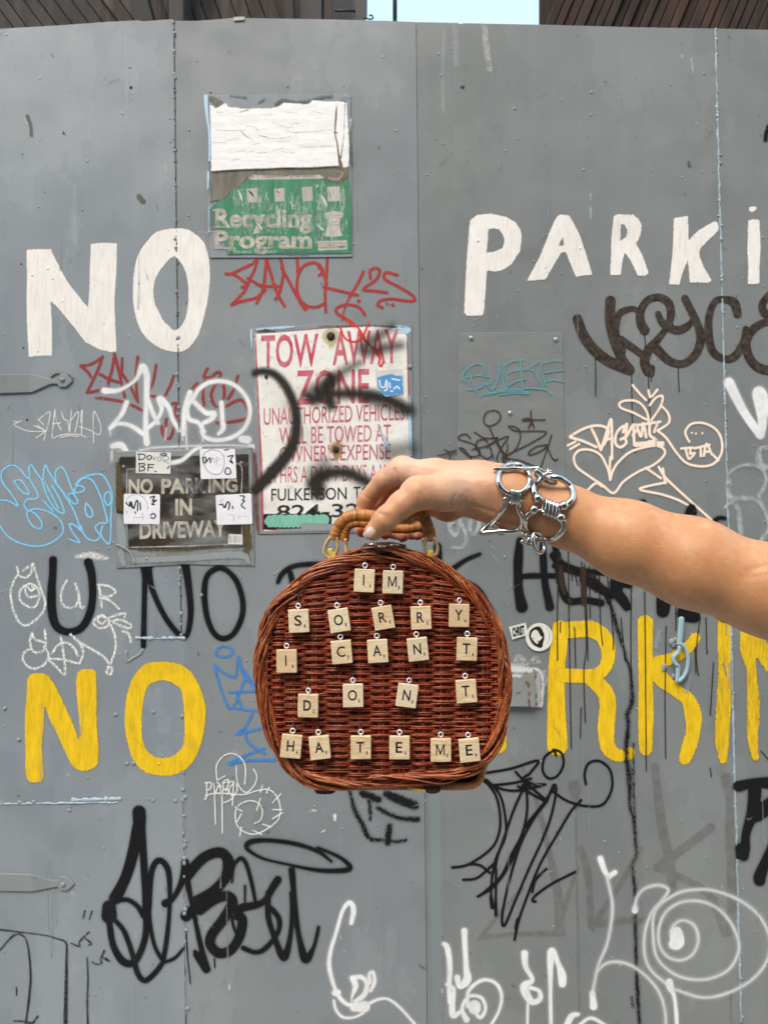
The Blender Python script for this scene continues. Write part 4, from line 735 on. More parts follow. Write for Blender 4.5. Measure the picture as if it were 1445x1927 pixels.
sdraw(s4_, p_lfa, Z2('1210,720 1205,750', '1240,730 1275,735', '1030,600 1060,570', '1100,720 1160,720 1150,770', w=7), .0084)

# recycling poster on its plate
Z3 = Z(380, 160, 4.516)
rec = empty('recycling_poster', P(527, 483, YW-.004), 'torn green recycling poster under a peeling white painted patch', 'poster')
plate(rec, 'backing_plate', q(Z3, '60,88 650,80 1262,76 1268,500 1280,1460 600,1468 70,1468 58,1000'), YF+.001, YW-.001, M_wl, .001)
N = NT('moss_plate'); n = N.mr(N.noise(30, 6, None, .7), .4, .6)
M_ms = N.fin(N.mix(n, (.10,.10,.075), (.20,.20,.165)), .8, normal=N.bump(N.noise(100, 5, None, .7), .003))
onsign(rec, paint('moss', (.085,.09,.065), 2.5, 3.5, 350, c2=(.16,.165,.135)), Z3('75,110,30 140,150,60 180,165,24', '250,88,10 370,105,14', '480,150,12 530,120,14', '640,160,40 700,130,26 820,150,24 880,140,22', '900,140,24 1000,110,20 1100,90,20', '1180,140,20 1215,150,24', '1262,400,12 1268,660,20', '70,640,10 75,740,10'), name='moss_stain')
onsign(rec, paint('bare_strip', (.115,.105,.08), 2, 2, 300, c2=(.20,.19,.155)), polys=[q(Z3, '72,735 700,700 1250,685 1250,780 1170,835 1060,800 1000,770 420,770 350,830 320,870 240,910 200,980 110,985 72,1000')], name='bare_strip', h=1.6)
N = NT('poster_green'); wv = N.noise(50, 4, N.pos((1, 1, .15)), .6); c = N.mix(N.mr(wv, .35, .7), (.022,.17,.085), (.05,.25,.14))
d = N.math('ADD', N.attr('d'), N.math('MULTIPLY', N.math('SUBTRACT', N.noise(300, 3), .5), 5))
M_gr = N.fin(c, .4, normal=N.bump(wv, .003), alpha=N.mr(d, .7, -.7))
onsign(rec, M_gr, polys=[q(Z3, '400,795 1010,790 1060,810 1150,838 1185,825 1250,800 1262,950 1270,1060 1270,1430 640,1435 215,1440 190,1330 195,1240 60,1180 65,1060 130,990 235,950 240,905 330,850')], name='poster_paper', h=1.6)
onsign(rec, paint('worn_green', (.13,.21,.19), 6, 4, 150, alpha=.6), Z3('80,1100,60 100,1200,70 150,1250,60', '700,1430,30 900,1440,24', '1000,1300,40 960,1100,30'), name='worn_patch')
M_cr = ink('poster_cream', (.55,.49,.43), .62, 75, c2=(.36,.33,.27)); M_cr2 = paint('poster_cream_paper', (.55,.50,.46), 1.4, 1.0, 400, c2=(.40,.36,.32))
onsign(rec, M_cr2, polys=[q(Z3, '395,790 430,762 700,770 1000,762 1050,790 1000,796 420,806')], name='paper_strip', h=1.2)
tx('N.Y. Department of Sanitation', Z3, (420,768,960,796), i_blk, rec, slope=-8)
for (x0, y0, x1, y1) in [(378,880,470,1000), (612,880,702,992), (848,868,940,990), (1062,865,1172,990)]:
    onsign(rec, M_cr2, polys=[q(Z3, f'{x0},{y0} {x1},{y0-6} {x1+4},{y1-4} {x0+8},{y1}')], name='picture_square', h=1.4)
onsign(rec, p_lbk, Z3('400,900,10 425,925,22 440,950,10', '1080,900,6 1090,950,6', '640,905,8 660,915,8'), name='print')
M_pg = M_cr
tx('Recycling', Z3, (112,1050,935,1262), M_cr, rec, bold=.028)
tx('Program', Z3, (108,1235,935,1440), M_cr, rec, bold=.03)
tx('Mixed Paper', Z3, (225,1395,640,1440), ink('poster_pale_green', (.28,.42,.30), .35), rec, bold=.01, shear=8)
serif = [(130,1062,70),(150,1205,90),(520,1205,60),(610,1205,46),(720,1202,60),(800,1202,60),(880,1198,50),(120,1246,100),(140,1386,90),(240,1386,80),(560,1384,70),(700,1384,60),(800,1384,60),(900,1384,60)]
onsign(rec, paint('serif_cream', (.50,.45,.39), 1, .8, fade=.4), sum([Z3(f'{x-w_/2},{y_} {x+w_/2},{y_}', w=13) for x, y_, w_ in serif], []), name='print')
onsign(rec, M_cr2, polys=[q(Z3, '1050,1085 1110,1068 1195,1078 1210,1100 1180,1130 1170,1180 1180,1250 1200,1280 1120,1292 1040,1285 1055,1240 1070,1180 1055,1130 1040,1105')], name='picture', h=1.4)
onsign(rec, p_lgr, Z3('1050,1105,6 1120,1115,5 1200,1100,6', '1035,1170,8 1110,1190,6 1230,1180,8', '1200,1170,6 1235,1160,6 1225,1190,6', '1215,1200,8 1240,1240,6', '1070,1130,20 1080,1160,20'), name='print')
onsign(rec, paint('ghost_white', (.5,.5,.5), 4, 3, 200, alpha=.35), Z3('110,1250,30 130,1340,50 150,1380,40'), name='worn_patch')
onsign(rec, M_cr2, polys=[q(Z3, '985,1325 1232,1318 1235,1398 988,1408')], name='print_box', h=1.4)
tx('RECYCLING & REUSE', Z3, (995,1335,1225,1355), i_blk, rec); tx('COLLECTION NUMBER', Z3, (995,1362,1225,1388), i_blk, rec, bold=.01)
cr = []
for k in range(240):
    x = random.uniform(230, 1240); y_ = random.uniform(820, 1200); s = f'{x:.0f},{y_:.0f}'
    for j in range(random.randint(2, 5)):
        x += random.gauss(0, 16); y_ += random.uniform(25, 80)
        if y_ < 1420: s += f' {x:.0f},{y_:.0f}'
    cr += Z3(s, w=random.choice([3, 4, 5, 7])) if s.count(' ') else []
onsign(rec, paint('crease_white', (.50,.58,.52), 1.0, .8, 400, alpha=.85, fade=.15), cr, name='paper_crease')
onsign(rec, paint('crease_fat', (.60,.64,.58), 1.2, .8, 400), Z3('310,890,10 330,940,18 340,980,8', '1005,930,8 1040,980,22 1060,1030,12', '480,1180,10 510,1225,14', '980,1190,10 1030,1230,16', '970,870,8 985,850,12'), name='paper_crease')
N = NT('peeling_white'); d = N.math('ADD', N.attr('d'), N.math('MULTIPLY', N.math('SUBTRACT', N.noise(260, 4, None, .7), .5), 9))
M_pw = N.fin(N.mix(N.mr(N.noise(40, 4, N.pos((1, 1, 3))), .4, .7), (.84,.83,.84), (.77,.76,.76)), .5, alpha=N.mr(d, .6, -.6), normal=N.bump(N.noise(22, 4, N.pos((.6, 1, 2.0)), .5), .004, .45))
onsign(rec, M_pw, polys=[q(Z3, '68,165 120,200 200,150 230,185 340,200 600,195 640,185 700,150 900,165 940,130 1060,140 1180,140 1230,150 1240,280 1250,500 1248,690 1200,705 1165,690 700,700 300,715 82,730 75,400')], name='white_patch', h=1.6)
b = MB()   # the patch's curling lower edge
e = cat(q(Z3, '82,732 300,716 560,708 700,700 900,700 1165,684'), 4); b.tube(PA(e, YF-.0032), .0011+.0005*rng.random(len(e)), 6); b.build('curled_edge', simple('curl', (.5,.47,.43), .7), rec)
p_ck = paint('crack_tan', (.36,.31,.22), 1.0, .6)
onsign(rec, p_ck, Z3('120,235 190,230', '320,232,5 395,212,12 330,230,5', '490,250 600,252', '590,318 680,345 750,362 780,330 830,328', '110,380 230,388 375,384', '380,352 440,355 480,388', '335,390,6 370,430,9 440,468,3', '720,385 770,402 900,398 1110,380', '480,430,3 540,440,9 580,455,5 700,450,4 760,432,3', '90,492 200,490', '220,468 320,448', '800,400 800,468', '420,505 495,495', '600,555 660,545 700,535', '680,560 700,570 790,578', '830,530 1100,518', '280,562 370,560', '380,572 450,560', '470,578,5 550,574,6', '715,230 810,238', '950,222 1030,246', '640,480 760,480', '250,640 320,630', w=4), name='paint_crack')
onsign(rec, paint('crack_brown', (.17,.10,.055), 1.2, .6), Z3('1145,170,6 1140,260,16 1132,400,12 1150,500,12 1160,580,16 1172,650,22 1180,760,10', '1215,160,8 1212,300,5 1200,480,6 1180,620,12', '1125,400,14 1150,405,10', '1172,650,30 1190,720,20 1150,755,8', '1190,780 1210,880', '1135,290,4 1130,380,4'), name='paint_crack')
onsign(rec, paint('bare_brown', (.28,.23,.17), 3, 2, 300), Z3('1080,790,30 1150,800,36 1200,745,24 1150,740,16', '650,752,6 700,765,10 730,750,6'), name='bare_patch')
onsign(rec, p_lb, Z3('35,95,36 40,200,34 50,300,24 65,420,22 66,640,18', '55,740,22 52,880,14', '60,1040,10 62,1250,8', '1262,290,16 1266,360,8', '1215,90,8 1260,100,6'), name='repaint_edge')

# blank plate with three screws
z = Z(800, 600, 4.8167)
bp = empty('blank_plate', P(960, 905, YW-.004), 'blank grey painted plate held by three screws, right of the towing sign', 'plate')
plate(bp, 'plate', q(z, '295,128 700,122 1248,122 1252,700 1275,1500 290,1500'), YF+.0015, YW-.0008, sign_mat('plate_grey', (.190,.203,.206), (.20,.20,.175), .3, .5), .0009)
M_scr = simple('grey_screw', (.33,.35,.36), .3, .4)
for x, y_ in [(415,175),(1182,188),(768,855)]:
    c = z(f'{x},{y_} 0,0')[0][0]; b = MB(); b.sphere(P(c[0], c[1], YF+.001), 4.6*YW/FPX, 16, 8, (1, .6, 1)); b.build('screw', M_scr, bp)
onsign(bp, p_teal, z('385,450 420,560 455,660', '340,500 390,440 450,410 520,415 528,500 440,515 370,525', '345,480 340,540 370,570', '530,520 590,530 590,590 540,580', '375,640 470,635 560,580', '540,580 600,640 640,600 670,500 655,405', '655,405 690,500 722,640', '715,415 735,520 745,605 715,640', '725,420 790,385 880,372', '745,492 800,470 860,465', '760,600 840,560 920,545', '860,380 868,520 885,640', '1030,385 950,435 885,460 960,462 1015,520 1080,645', '1045,410 1065,500 1085,600', '1050,410 1130,385 1240,380', '1075,490 1150,475 1245,465', '1085,570 1160,552 1255,570', '500,700 600,662 750,640 880,640', '560,688 680,662 850,655 950,670', '890,630 1000,630 1100,645 1145,690', '665,690 800,672 940,680', w=14), name='graffiti_tag', label='blue green marker tag on the blank plate')
onsign(bp, p_brn2, z('600,830 550,850 528,920 560,965 620,960 670,920 680,870 650,835 600,830', '575,970 620,1070 670,1170 720,1250', '410,1085 370,1045 310,1060 305,1090 400,1120 460,1150 495,1200 480,1240 400,1245 340,1200 310,1170 350,1180 390,1230 430,1300', '445,1025 540,1080 660,1080 570,1150 560,1170', '540,1080 580,1150 620,1270', '460,1150 470,1110 520,1090 550,1100', '450,1150 500,1230 560,1265 600,1240 595,1180', '420,1185 560,1150 640,1110 750,1065 700,1150 650,1250 660,1310 700,1325 730,1270 720,1220 690,1270', '740,1125 745,1180 700,1290', '755,975 800,1010 855,1010 805,975 755,970', '850,1010 862,1080 810,1190 720,1250', '850,1020 1095,1025 950,1130 720,1250 850,1280 1000,1340', '955,830 958,900 965,960', '875,915 930,900 945,920 880,925', '960,915 1085,915', '935,990 965,930 985,990', '1145,1050 1110,1160 1040,1360', '1110,1140 1000,1160 935,1215 960,1230 1060,1190 1110,1140', '1110,1170 1150,1260 1185,1282 1200,1265', '115,1240 180,1230 230,1205', '170,1185 220,1205 280,1190 230,1230 220,1275', '640,1080 700,1200 780,1300', w=13), name='graffiti_tag', label='dark brown looping marker tag low on the blank plate')

# two small stickers beside the basket
z = Z(940, 1160, 9.636)
st = sticker('lettered_sticker', q(z, '165,190 470,115 515,330 230,420'), M_stk2, 'small white sticker with tight black capitals, left of the round sticker', .0015)
a = z('215,190 455,165')[0]; v, f = glyphs('CHRIST', .06)
for r_, (y0, y1) in enumerate([(160, 350)]):
    p4 = [z(f'{218+r_*24},{y0+45} 0,0')[0][0], z(f'{440+r_*22},{y0-5} 0,0')[0][0], z(f'{238+r_*16},{y1+30} 0,0')[0][0], z(f'{460+r_*6},{y1-20} 0,0')[0][0]]
    g, f = glyphs(['CHRIST', 'CHRIST'][r_], .06); uu, vv = g[:, :1], 1-g[:, 1:]
    pp = (p4[0][:2]*(1-uu)+p4[1][:2]*uu)*(1-vv)+(p4[2][:2]*(1-uu)+p4[3][:2]*uu)*vv
    mesh_obj('lettering', PA(pp, YF-.00045), f, i_blk, st, False)
ang = np.linspace(0, 2*math.pi, 40, endpoint=False)
st = sticker('round_sticker', np.stack([1014.2+25.5*np.cos(ang), 1198.9+26.5*np.sin(ang)], 1), M_stk2, 'round white sticker printed with a small black portrait', .0018)
sdraw(st, paint('print_black', (.025,.018,.014), 1.0, .3), z('640,215,50 700,220,80 740,270,84 765,340,60 790,310,36', '640,215,46 575,260,46 548,350,40 580,440,44 630,500,50 690,530,60 735,530,90', '735,500,90 760,450,70 790,390,40 790,320,26', '600,400,14 640,390,12', '680,455,18 740,450,20', '600,430,10 640,480,20'), .0019)
sdraw(st, p_lfa, z('830,200,14 880,250,14 900,330,14 890,430,14 860,500,12', '700,160,10 780,190,12'), .0019)

# lock box and hanging latch on the gate
zb = Z(940, 1160, 9.636)
lb = empty('lock_box', P(985, 1331, YW-.004), 'flat steel lock cover with rust and white overspray, right of the basket', 'lock cover')
plate(lb, 'cover', q(zb, '60,930 560,930 640,960 650,1640 60,1640'), YW-.022, YW-.001, sign_mat('lock_grey', (.25,.26,.26), (.20,.14,.08), .5, .5), .002)
plate(lb, 'flange', q(zb, '560,925 740,960 748,1650 560,1650'), YW-.010, YW-.001, sign_mat('lock_flange', (.42,.43,.43), (.22,.17,.12), .7, .5, 30), .002)
for x, y_ in [(625,1070),(635,1435),(640,1570)]:
    c = zb(f'{x},{y_} 0,0')[0][0]; b = MB(); b.sphere(P(c[0], c[1], YW-.011), 4.4*YW/FPX, 14, 8, (1, .7, 1)); b.build('bolt', simple('old_bolt', (.14,.15,.14), .6, bscale=400), lb)
sheet('overspray', paint('overspray_white', (.66,.67,.68), 5, 3.5, 260, alpha=.9), zb('60,960,110 300,960,120 560,980,90', '60,1060,50 380,1080,60'), parent=lb, y=YW-.0228, h=1.6)
sheet('overspray', paint('overspray_edge', (.66,.65,.66), 4, 3, 260, alpha=.85), zb('640,940,60 720,1000,50 770,1080,50 775,1300,50 770,1500,40 745,1640,36', '640,1180,40 650,1300,30'), parent=lb, y=YW-.0135, h=1.6)
sheet('overspray', paint('overspray_soft', (.62,.64,.67), 12, 5, 150, alpha=.55), zb('280,800,90 350,730,60 420,800,90', '600,800,80 640,760,60 700,830,60', '60,880,80 500,880,80', '810,1000,60 830,1250,40'), parent=gate, y=YW-.0014)
sheet('rust_spot', paint('rust', (.12,.055,.02), 1.5, 2, 400, c2=(.22,.10,.03)), zb('490,1190,40 520,1240,44 530,1280,20', '530,1380,30 535,1430,26', '530,1500,24 530,1600,34 560,1640,20', '310,1400,24 370,1370,20', '460,1000,20 480,1020,20'), parent=lb, y=YW-.0231, h=1.0)
zl = Z(1220, 1150, 12.04)
M_lt = simple('latch_blue', (.30,.43,.50), .5, bscale=200)
la = empty('hanging_latch', P(1276, 1290, YW-.01), 'pale blue painted rod and ring latch hanging over the yellow K', 'latch')
b = MB(); b.tube(PA(cat(q(zl, '742,150 735,300 715,500 690,760'), 3), YW-.014), 5.4*YW/FPX, 10, flat=.5); b.build('rod', M_lt, la)
b = MB(); b.tube(PA(cat(q(zl, '700,720 800,800 870,950 888,1100 860,1320 790,1480 680,1590'), 3), YW-.013), 3.6*YW/FPX, 10); b.build('ring', M_lt, la)
b = MB(); b.tube(PA(cat(q(zl, '690,800 670,930 580,1010 555,1080 590,1170 650,1230'), 3), YW-.015), 3.6*YW/FPX, 10); b.tube(PA(cat(q(zl, '660,1230 660,1400 645,1600'), 3), YW-.013), 4.2*YW/FPX, 10, flat=.5); b.build('hook', M_lt, la)
b = MB(); 
for x, y_, r in [(560,1480,4),(520,700,6),(560,760,5),(600,640,4),(350,1250,5),(330,1330,3.5)]:
    c = zl(f'{x},{y_} 0,0')[0][0]; b.sphere(P(c[0], c[1], YW-.002), r*YW/FPX, 9, 6, (1, .6, 1.2))
b.build('weld_spatter', M_wd, gate, kind='stuff')
# ---------------------------------------------------------------- wicker basket
YB = .700                    # depth of the woven front
def cane_mat(name, c1, c2, c3, rough=.38, ln=90):
    N = NT(name); t = N.attr('tint'); u = N.attr('u')
    uv = N.node('ShaderNodeCombineXYZ', {0: N.math('MULTIPLY', u, 1.0), 1: N.math('MULTIPLY', t, 13.7), 2: 0.0}).outputs[0]
    n1 = N.noise(ln, 4, uv, .6); n2 = N.noise(400, 3, N.pos(), .6)
    c = N.mix(t, c1, c2); c = N.mix(N.mr(n1, .45, .72, 0, .8), c, c3); c = N.mix(N.mr(n2, .5, .75, 0, .45), c, tuple(x*.45 for x in c1))
    return N.fin(c, N.mr(n2, .3, .7, rough-.08, rough+.2), normal=N.bump(N.math('ADD', n2, n1), .0004, .8), spec=.5)
M_cane = cane_mat('red_brown_cane', (.13,.015,.006), (.36,.048,.012), (.56,.14,.036), .28)
M_rim = cane_mat('rim_cane', (.17,.025,.008), (.44,.088,.021), (.68,.27,.085), .26, 60)
M_wrap = cane_mat('honey_cane', (.10,.026,.006), (.62,.235,.048), (.70,.34,.09), .30, 200)
M_side = cane_mat('side_cane', (.36,.12,.03), (.56,.22,.055), (.66,.33,.10), .40, 60)
M_blond = cane_mat('blond_cane', (.50,.30,.13), (.62,.40,.19), (.70,.50,.28), .4)
M_inshade = simple('inside_shade', (.05,.012,.006), .9)  # near-black brown that paints the shade inside the basket
M_lea = simple('brown_leather', (.11,.035,.02), .5, bscale=600, var=.6)
M_met = simple('bright_metal', (.75,.73,.70), .12, 1.0)
OUT = cat(pts('478,1270 481,1225 488,1190 503,1150 522,1122 548,1097 578,1072 612,1053 650,1039 690,1031 720,1030 756,1033 800,1044 842,1063 880,1091 912,1126 937,1166 952,1210 960,1260 962,1300 957,1345 948,1388 930,1425 905,1448 880,1462 850,1471 800,1477 750,1481 700,1484 650,1486 612,1485 580,1479 552,1465 528,1440 508,1405 493,1365 483,1318'), 6, True)
OUT = resample(OUT, 600, True)
def normals(o):
    t = np.roll(o, -1, 0)-np.roll(o, 1, 0); t /= np.linalg.norm(t, axis=1)[:, None]
    n = np.stack([-t[:, 1], t[:, 0]], 1); c = o.mean(0)
    if ((o-c)*n).sum() < 0: n = -n
    return n           # outward
ON = normals(OUT)
def smooth(a, k=9):
    kk = np.ones(k)/k; return np.stack([np.convolve(np.r_[a[-k:, i], a[:, i], a[:k, i]], kk, 'same')[k:-k] for i in range(a.shape[1])], 1)
def inset(d): return smooth(OUT-smooth(ON, 15)*d, 9)
bask = empty('wicker_basket', P(718, 1487, YB+.03), 'round red brown wicker basket bag with a wrapped cane handle, held up by the hand', 'basket')
px_m = YB/FPX
INN = inset(20)
def inside(x, y, poly):
    a = poly; b_ = np.roll(poly, -1, 0); c = (a[:, 1] > y) != (b_[:, 1] > y)
    return (np.sum(c & (x < (b_[:, 0]-a[:, 0])*(y-a[:, 1])/(b_[:, 1]-a[:, 1]+1e-9)+a[:, 0])) % 2) == 1
ST = [500, 524, 549, 592, 636, 678, 717, 755, 795, 835, 876, 912, 937]
# stakes: bundles of three thin uprights
for i, x0 in enumerate(ST):
    b = MB(); ok = False
    for j in (-1, 0, 1):
        ys = np.arange(1035, 1487, 5.0); xx = x0+j*4.3+rng.normal(0, .5)+.8*np.sin(ys/45+i+j)
        m = np.array([inside(a, b2, inset(14) if 0 else INN_) for a, b2 in zip(xx, ys)]) if 0 else np.array([inside(a, b2, INN) for a, b2 in zip(xx, ys)])
        if m.sum() < 6: continue
        w_ = np.nonzero(m)[0]; s = slice(w_[0], w_[-1]+1); ok = True
        b.tube(PA(np.stack([xx[s], ys[s]], 1), YB+.0002*rng.normal()), 1.95*px_m, 6, random.random(), caps=False)
    if ok: b.build('cane_stake', M_cane, bask)
# weavers: rows of three thin strands going over one bundle and under the next
py = 1052.0; row = 0
INW = inset(12)
while py < 1474:
    b = MB(); nst = 3; t0 = (py-1050)/424
    sag = 46*max(0, 1-t0/.42)**1.3-8*max(0, t0-.6)
    for k in range(nst):
        xs = np.arange(480, 962, 4.5); yy = py+k*2.25+sag*((xs-718)/235)**2+rng.normal(0, .25)+1.0*np.sin(xs/random.uniform(45, 80)+random.uniform(0, 6))
        yy += rng.normal(0, .16, len(xs))
        m = np.array([inside(a, c, INW) for a, c in zip(xs, yy)])
        if m.sum() < 5: continue
        w_ = np.nonzero(m)[0]; s = slice(w_[0], w_[-1]+1); xs, yy = xs[s], yy[s]
        ph = np.interp(xs, ST, np.arange(len(ST))); side = np.cos(math.pi*(ph+row))
        dy = -np.sign(side)*np.abs(side)**.75*.00215
        dy += rng.normal(0, .00010)
        a0 = 0; 
        rr = 1.38*px_m*(1+.15*rng.normal()); 
        # strands are spliced: break some rows in two with different tints
        cutn = random.randint(len(xs)//4, 3*len(xs)//4) if (random.random() < .5 and len(xs) > 24) else len(xs)
        for (u0, u1) in ((0, cutn), (cutn-1, len(xs))):
            if u1-u0 < 4: continue
            tnt = min(1, max(0, random.gauss(.42, .28)))
            b.tube(PA(np.stack([xs[u0:u1], yy[u0:u1]], 1), YB+dy[u0:u1]), rr, 6, tnt, caps=True)
    if b.n: b.build('cane_weaver', M_cane, bask)
    py += 6.85; row += 1
# rim: long strands sweeping round and round, crossing slowly from the outer to the inner edge
cum = np.linspace(0, 1, 600, endpoint=False)
for k in range(17):
    b = MB(); ph = k/17*2*math.pi+random.uniform(-.3, .3); turns = random.choice([3, 4, 5, 6])
    amp = 11+random.uniform(-2.5, 2.5); a = 2*math.pi*turns*cum+ph
    wob = 1.4*np.sin(2*math.pi*cum*random.choice([11, 13, 17])+random.uniform(0, 6))
    d = 12+amp*np.sin(a)+wob; y = YB-.0012-.0036*np.cos(a)+.0004*np.sin(2*math.pi*cum*9+k)
    y += .0012*(amp*np.sin(a) < -4)
    p = OUT-ON*0; nn = smooth(ON, 15); q_ = smooth(OUT, 7)-nn*d[:, None]
    r = px_m*random.uniform(1.4, 2.7)*(1+.08*np.sin(2*math.pi*cum*31+k))
    cut = random.randint(0, 599); q2 = np.roll(q_, cut, 0); y2 = np.roll(y, cut); r2 = np.roll(r, cut)
    t_ = random.random()
    for s0, s1_ in ((0, 300), (299, 600)):
        rt = r2[s0:s1_].copy(); rt[:6] *= np.linspace(.5, 1, 6); rt[-6:] *= np.linspace(1, .5, 6)
        b.tube(PA(q2[s0:s1_], y2[s0:s1_]), rt, 7, min(1, max(0, random.gauss(.45, .3))))
    b.build('rim_cane', M_rim, bask)
# dark sheet behind the weave: shade of the inside put into its colour
def cap(poly, y, name, mat, root, step=1):
    c = poly.mean(0); V = PA(np.vstack([poly, c[None]]), y); n = len(poly); i = np.arange(n)
    return mesh_obj(name, V, np.stack([i, (i+1) % n, np.full(n, n)], 1), mat, root, False)
cap(inset(9)[::6], YB+.0036, 'shade_sheet', M_inshade, bask)
# body of the case behind the lid: its lower right corner shows below the lid
OB = cat(pts('486,1270 489,1225 497,1188 513,1148 532,1120 556,1096 585,1073 618,1055 655,1041 690,1033 720,1032 756,1035 800,1047 840,1066 876,1093 907,1128 930,1168 944,1210 951,1260 952,1300 948,1345 941,1388 928,1420 915,1445 911,1462 903,1476 888,1484 860,1486 800,1486 750,1486 700,1486 650,1487 612,1485 582,1478 556,1463 533,1438 514,1403 500,1365 490,1318'), 6, True)
OB = resample(OB, 520, True); NB = smooth(normals(OB), 15)
def ring(poly, y, y_of): return np.stack([(poly[:, 0]-CX)*y_of/FPX, np.full(len(poly), y) if np.isscalar(y) else y, CAMZ+(CY-poly[:, 1])*y_of/FPX], 1)
YR = YB+.012
b = MB(); n = 520*3; o3 = resample(OB, n, True); n3 = normals(o3); ncoil = 190
ph = (np.arange(n)/n*ncoil) % 1; rr = (6.2+1.5*np.sin(math.pi*ph)**.6)*px_m
b.tube(ring(o3-smooth(n3, 21)*6, YR, YB+.012), rr, 10, .4, closed=True); b.build('wrapped_edge', M_side, bask)
for k in range(20):
    b = MB(); i = np.arange(520); y = YR+.007+k*.0036
    p = ring(OB-NB*(5.5+1.8*np.cos(math.pi*(i/520*60+k)))[:, None], y, YB+.012); b.tube(p, .0013, 6, min(1, max(0, random.gauss(.3, .25))), closed=True); b.build('side_weaver', M_cane, bask)
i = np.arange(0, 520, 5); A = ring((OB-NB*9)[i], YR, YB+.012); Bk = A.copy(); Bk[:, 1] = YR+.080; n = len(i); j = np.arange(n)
mesh_obj('shade_sheet', np.vstack([A, Bk]), np.stack([j, (j+1) % n, n+(j+1) % n, n+j], 1), M_inshade, bask)  # dark shell behind the side weave, painted as inner shade
b = MB(); o3 = ring(OB-NB*8, YR+.081, YB+.012); b.tube(o3, .0035, 8, .4, closed=True); b.build('back_rim', M_cane, bask)
V = np.vstack([o3[::5], o3.mean(0)[None]]); n = len(V)-1; j = np.arange(n)
mesh_obj('back_panel', V, np.stack([j, (j+1) % n, np.full(n, n)], 1), M_cane, bask, False)
# leather feet, hinge and yellow tie under the case
for x0, x1, y0 in ((590, 632, 1483), (797, 830, 1482)):
    b = MB(); b.prism(cat(pts(f'{x0},{y0} {x0+3},{y0+8} {x0+10},{y0+12} {x1-10},{y0+12} {x1-2},{y0+8} {x1},{y0}'), 4), YB+.006, YB+.05); b.build('leather_foot', M_lea, bask, False, bevel=.0015)
M_yt = simple('yellow_tie', (.72,.52,.06), .35, bscale=300)
b = MB(); b.tube(PA(cat(pts('768,1482 780,1486 800,1489'), 3), YB+.004), 2.4*px_m, 7, flat=.5); b.build('tie', M_yt, bask)
# hasp on top
hs = MB(); hp = np.array([[680,1031],[688,1023],[712,1020.5],[736,1020],[764,1025.5],[749,1032],[716,1035],[694,1035.5]])
yy = np.array([.699,.712,.722,.722,.712,.700,.697,.697]); V = PA(hp, yy); V2 = V.copy(); V2[:, 2] -= .0026
b = MB(); n = 8; j = np.arange(n); b.v = [np.vstack([V, V2])]; b.n = 16; b.t = [np.zeros(16)]; b.u = [np.zeros(16)]; b.ng = [list(range(8)), list(range(15, 7, -1))]; b.f4 = [np.stack([j, (j+1) % n, n+(j+1) % n, n+j], 1)]
hasp = b.build('leather_hasp', M_lea, bask, False, bevel=.0006)
for x, y_, yd in ((701, 1025.5, .706), (719, 1029.5, .700), (742, 1027.0, .706)):
    c = np.array(P(x, y_, yd)); a = np.linspace(0, 2*math.pi, 28, endpoint=False)
    p = c+np.stack([np.cos(a)*.0040, np.sin(a)*.0040, np.zeros(28)+.0007], 1); b = MB(); b.tube(p, .0009, 8, closed=True, up=(0, 0, 1)); b.sphere(c, .0025, 12, 6, (1, 1, .35)); b.build('metal_eyelet', M_met, hasp)

# handles of wrapped cane
def wrapped(path, r_px, y0, label=None, pitch=4.1):
    p = cat(pts(path), 1.5); ys = p[:, 2].copy(); P3 = PA(p[:, :2], ys)
    L = np.r_[0, np.cumsum(np.linalg.norm(np.diff(P3, axis=0), axis=1))]; n = int(L[-1]/(pitch*px_m)*9)
    u = np.linspace(0, L[-1], n); C = np.stack([np.interp(u, L, P3[:, k]) for k in range(3)], 1)
    bnd = np.cumsum(rng.uniform(.65, 1.35, 400))*pitch*px_m; idx = np.searchsorted(bnd, u); lo = np.r_[0, bnd][idx]; hi = bnd[idx]
    f = (u-lo)/(hi-lo); prof = np.clip((1-np.abs(2*f-1)**6)*1.4, 0, 1)
    rr = r_px*px_m*(.90+.10*prof)*(1+.03*rng.normal(0, 1, 400)[idx]); 
    b = MB(); b.tube(C, rr, 16, 0.0, flat=.9); o_t = rng.random(400)[idx]
    b.t = [np.r_[np.repeat(o_t*.7*prof+.3*prof, 16), .5, .5]]; return b.build('handle', M_wrap, bask, label=label)  # tint drops between coils, putting the shade of the grooves into the colour
wrapped('629,1013,.708 634,998,.706 643,983,.705 656,973,.704 672,970,.703 700,971,.703 728,974,.703 752,975,.703 770,972,.703 785,969,.704 797,974,.705 804,988,.706 808,1002,.707 810,1015,.708', 11.2, .70, 'front wrapped cane handle')
wrapped('648,1017,.742 649,1003,.740 655,990,.738 668,984,.736 700,986,.735 740,994,.735 770,995,.735 790,992,.736 802,998,.740 804,1012,.742', 9.6, .735, 'rear wrapped cane handle')
def loop(path, y, r=3.5):
    p = cat(pts(path), 2); b = MB(); b.tube(PA(p, y+.002*np.sin(np.linspace(0, math.pi, len(p)))), r*px_m, 9, random.random()); b.build('cane_loop', M_blond, bask)
loop('622,1011 616,1019 611,1030 610,1040 614,1047 620,1050 628,1046 634,1037 636,1025 633,1010', .704)
loop('650,1015 651,1025 652,1036 651,1046', .735, 3.6)
loop('802,1012 800,1022 801,1034 806,1043 814,1047 821,1042 823,1031 820,1021 815,1012', .704)
loop('797,1014 799,1028 804,1042', .735, 3.2)
for pl in ('621,1034 624,1042 629,1050', '811,1037 809,1047 808,1057'):
    p = cat(pts(pl), 2); b = MB(); b.tube(PA(p, .7005), 5.2*px_m, 8, flat=.25, up=(0, 1, 0)); b.build('tie', M_yt, bask)

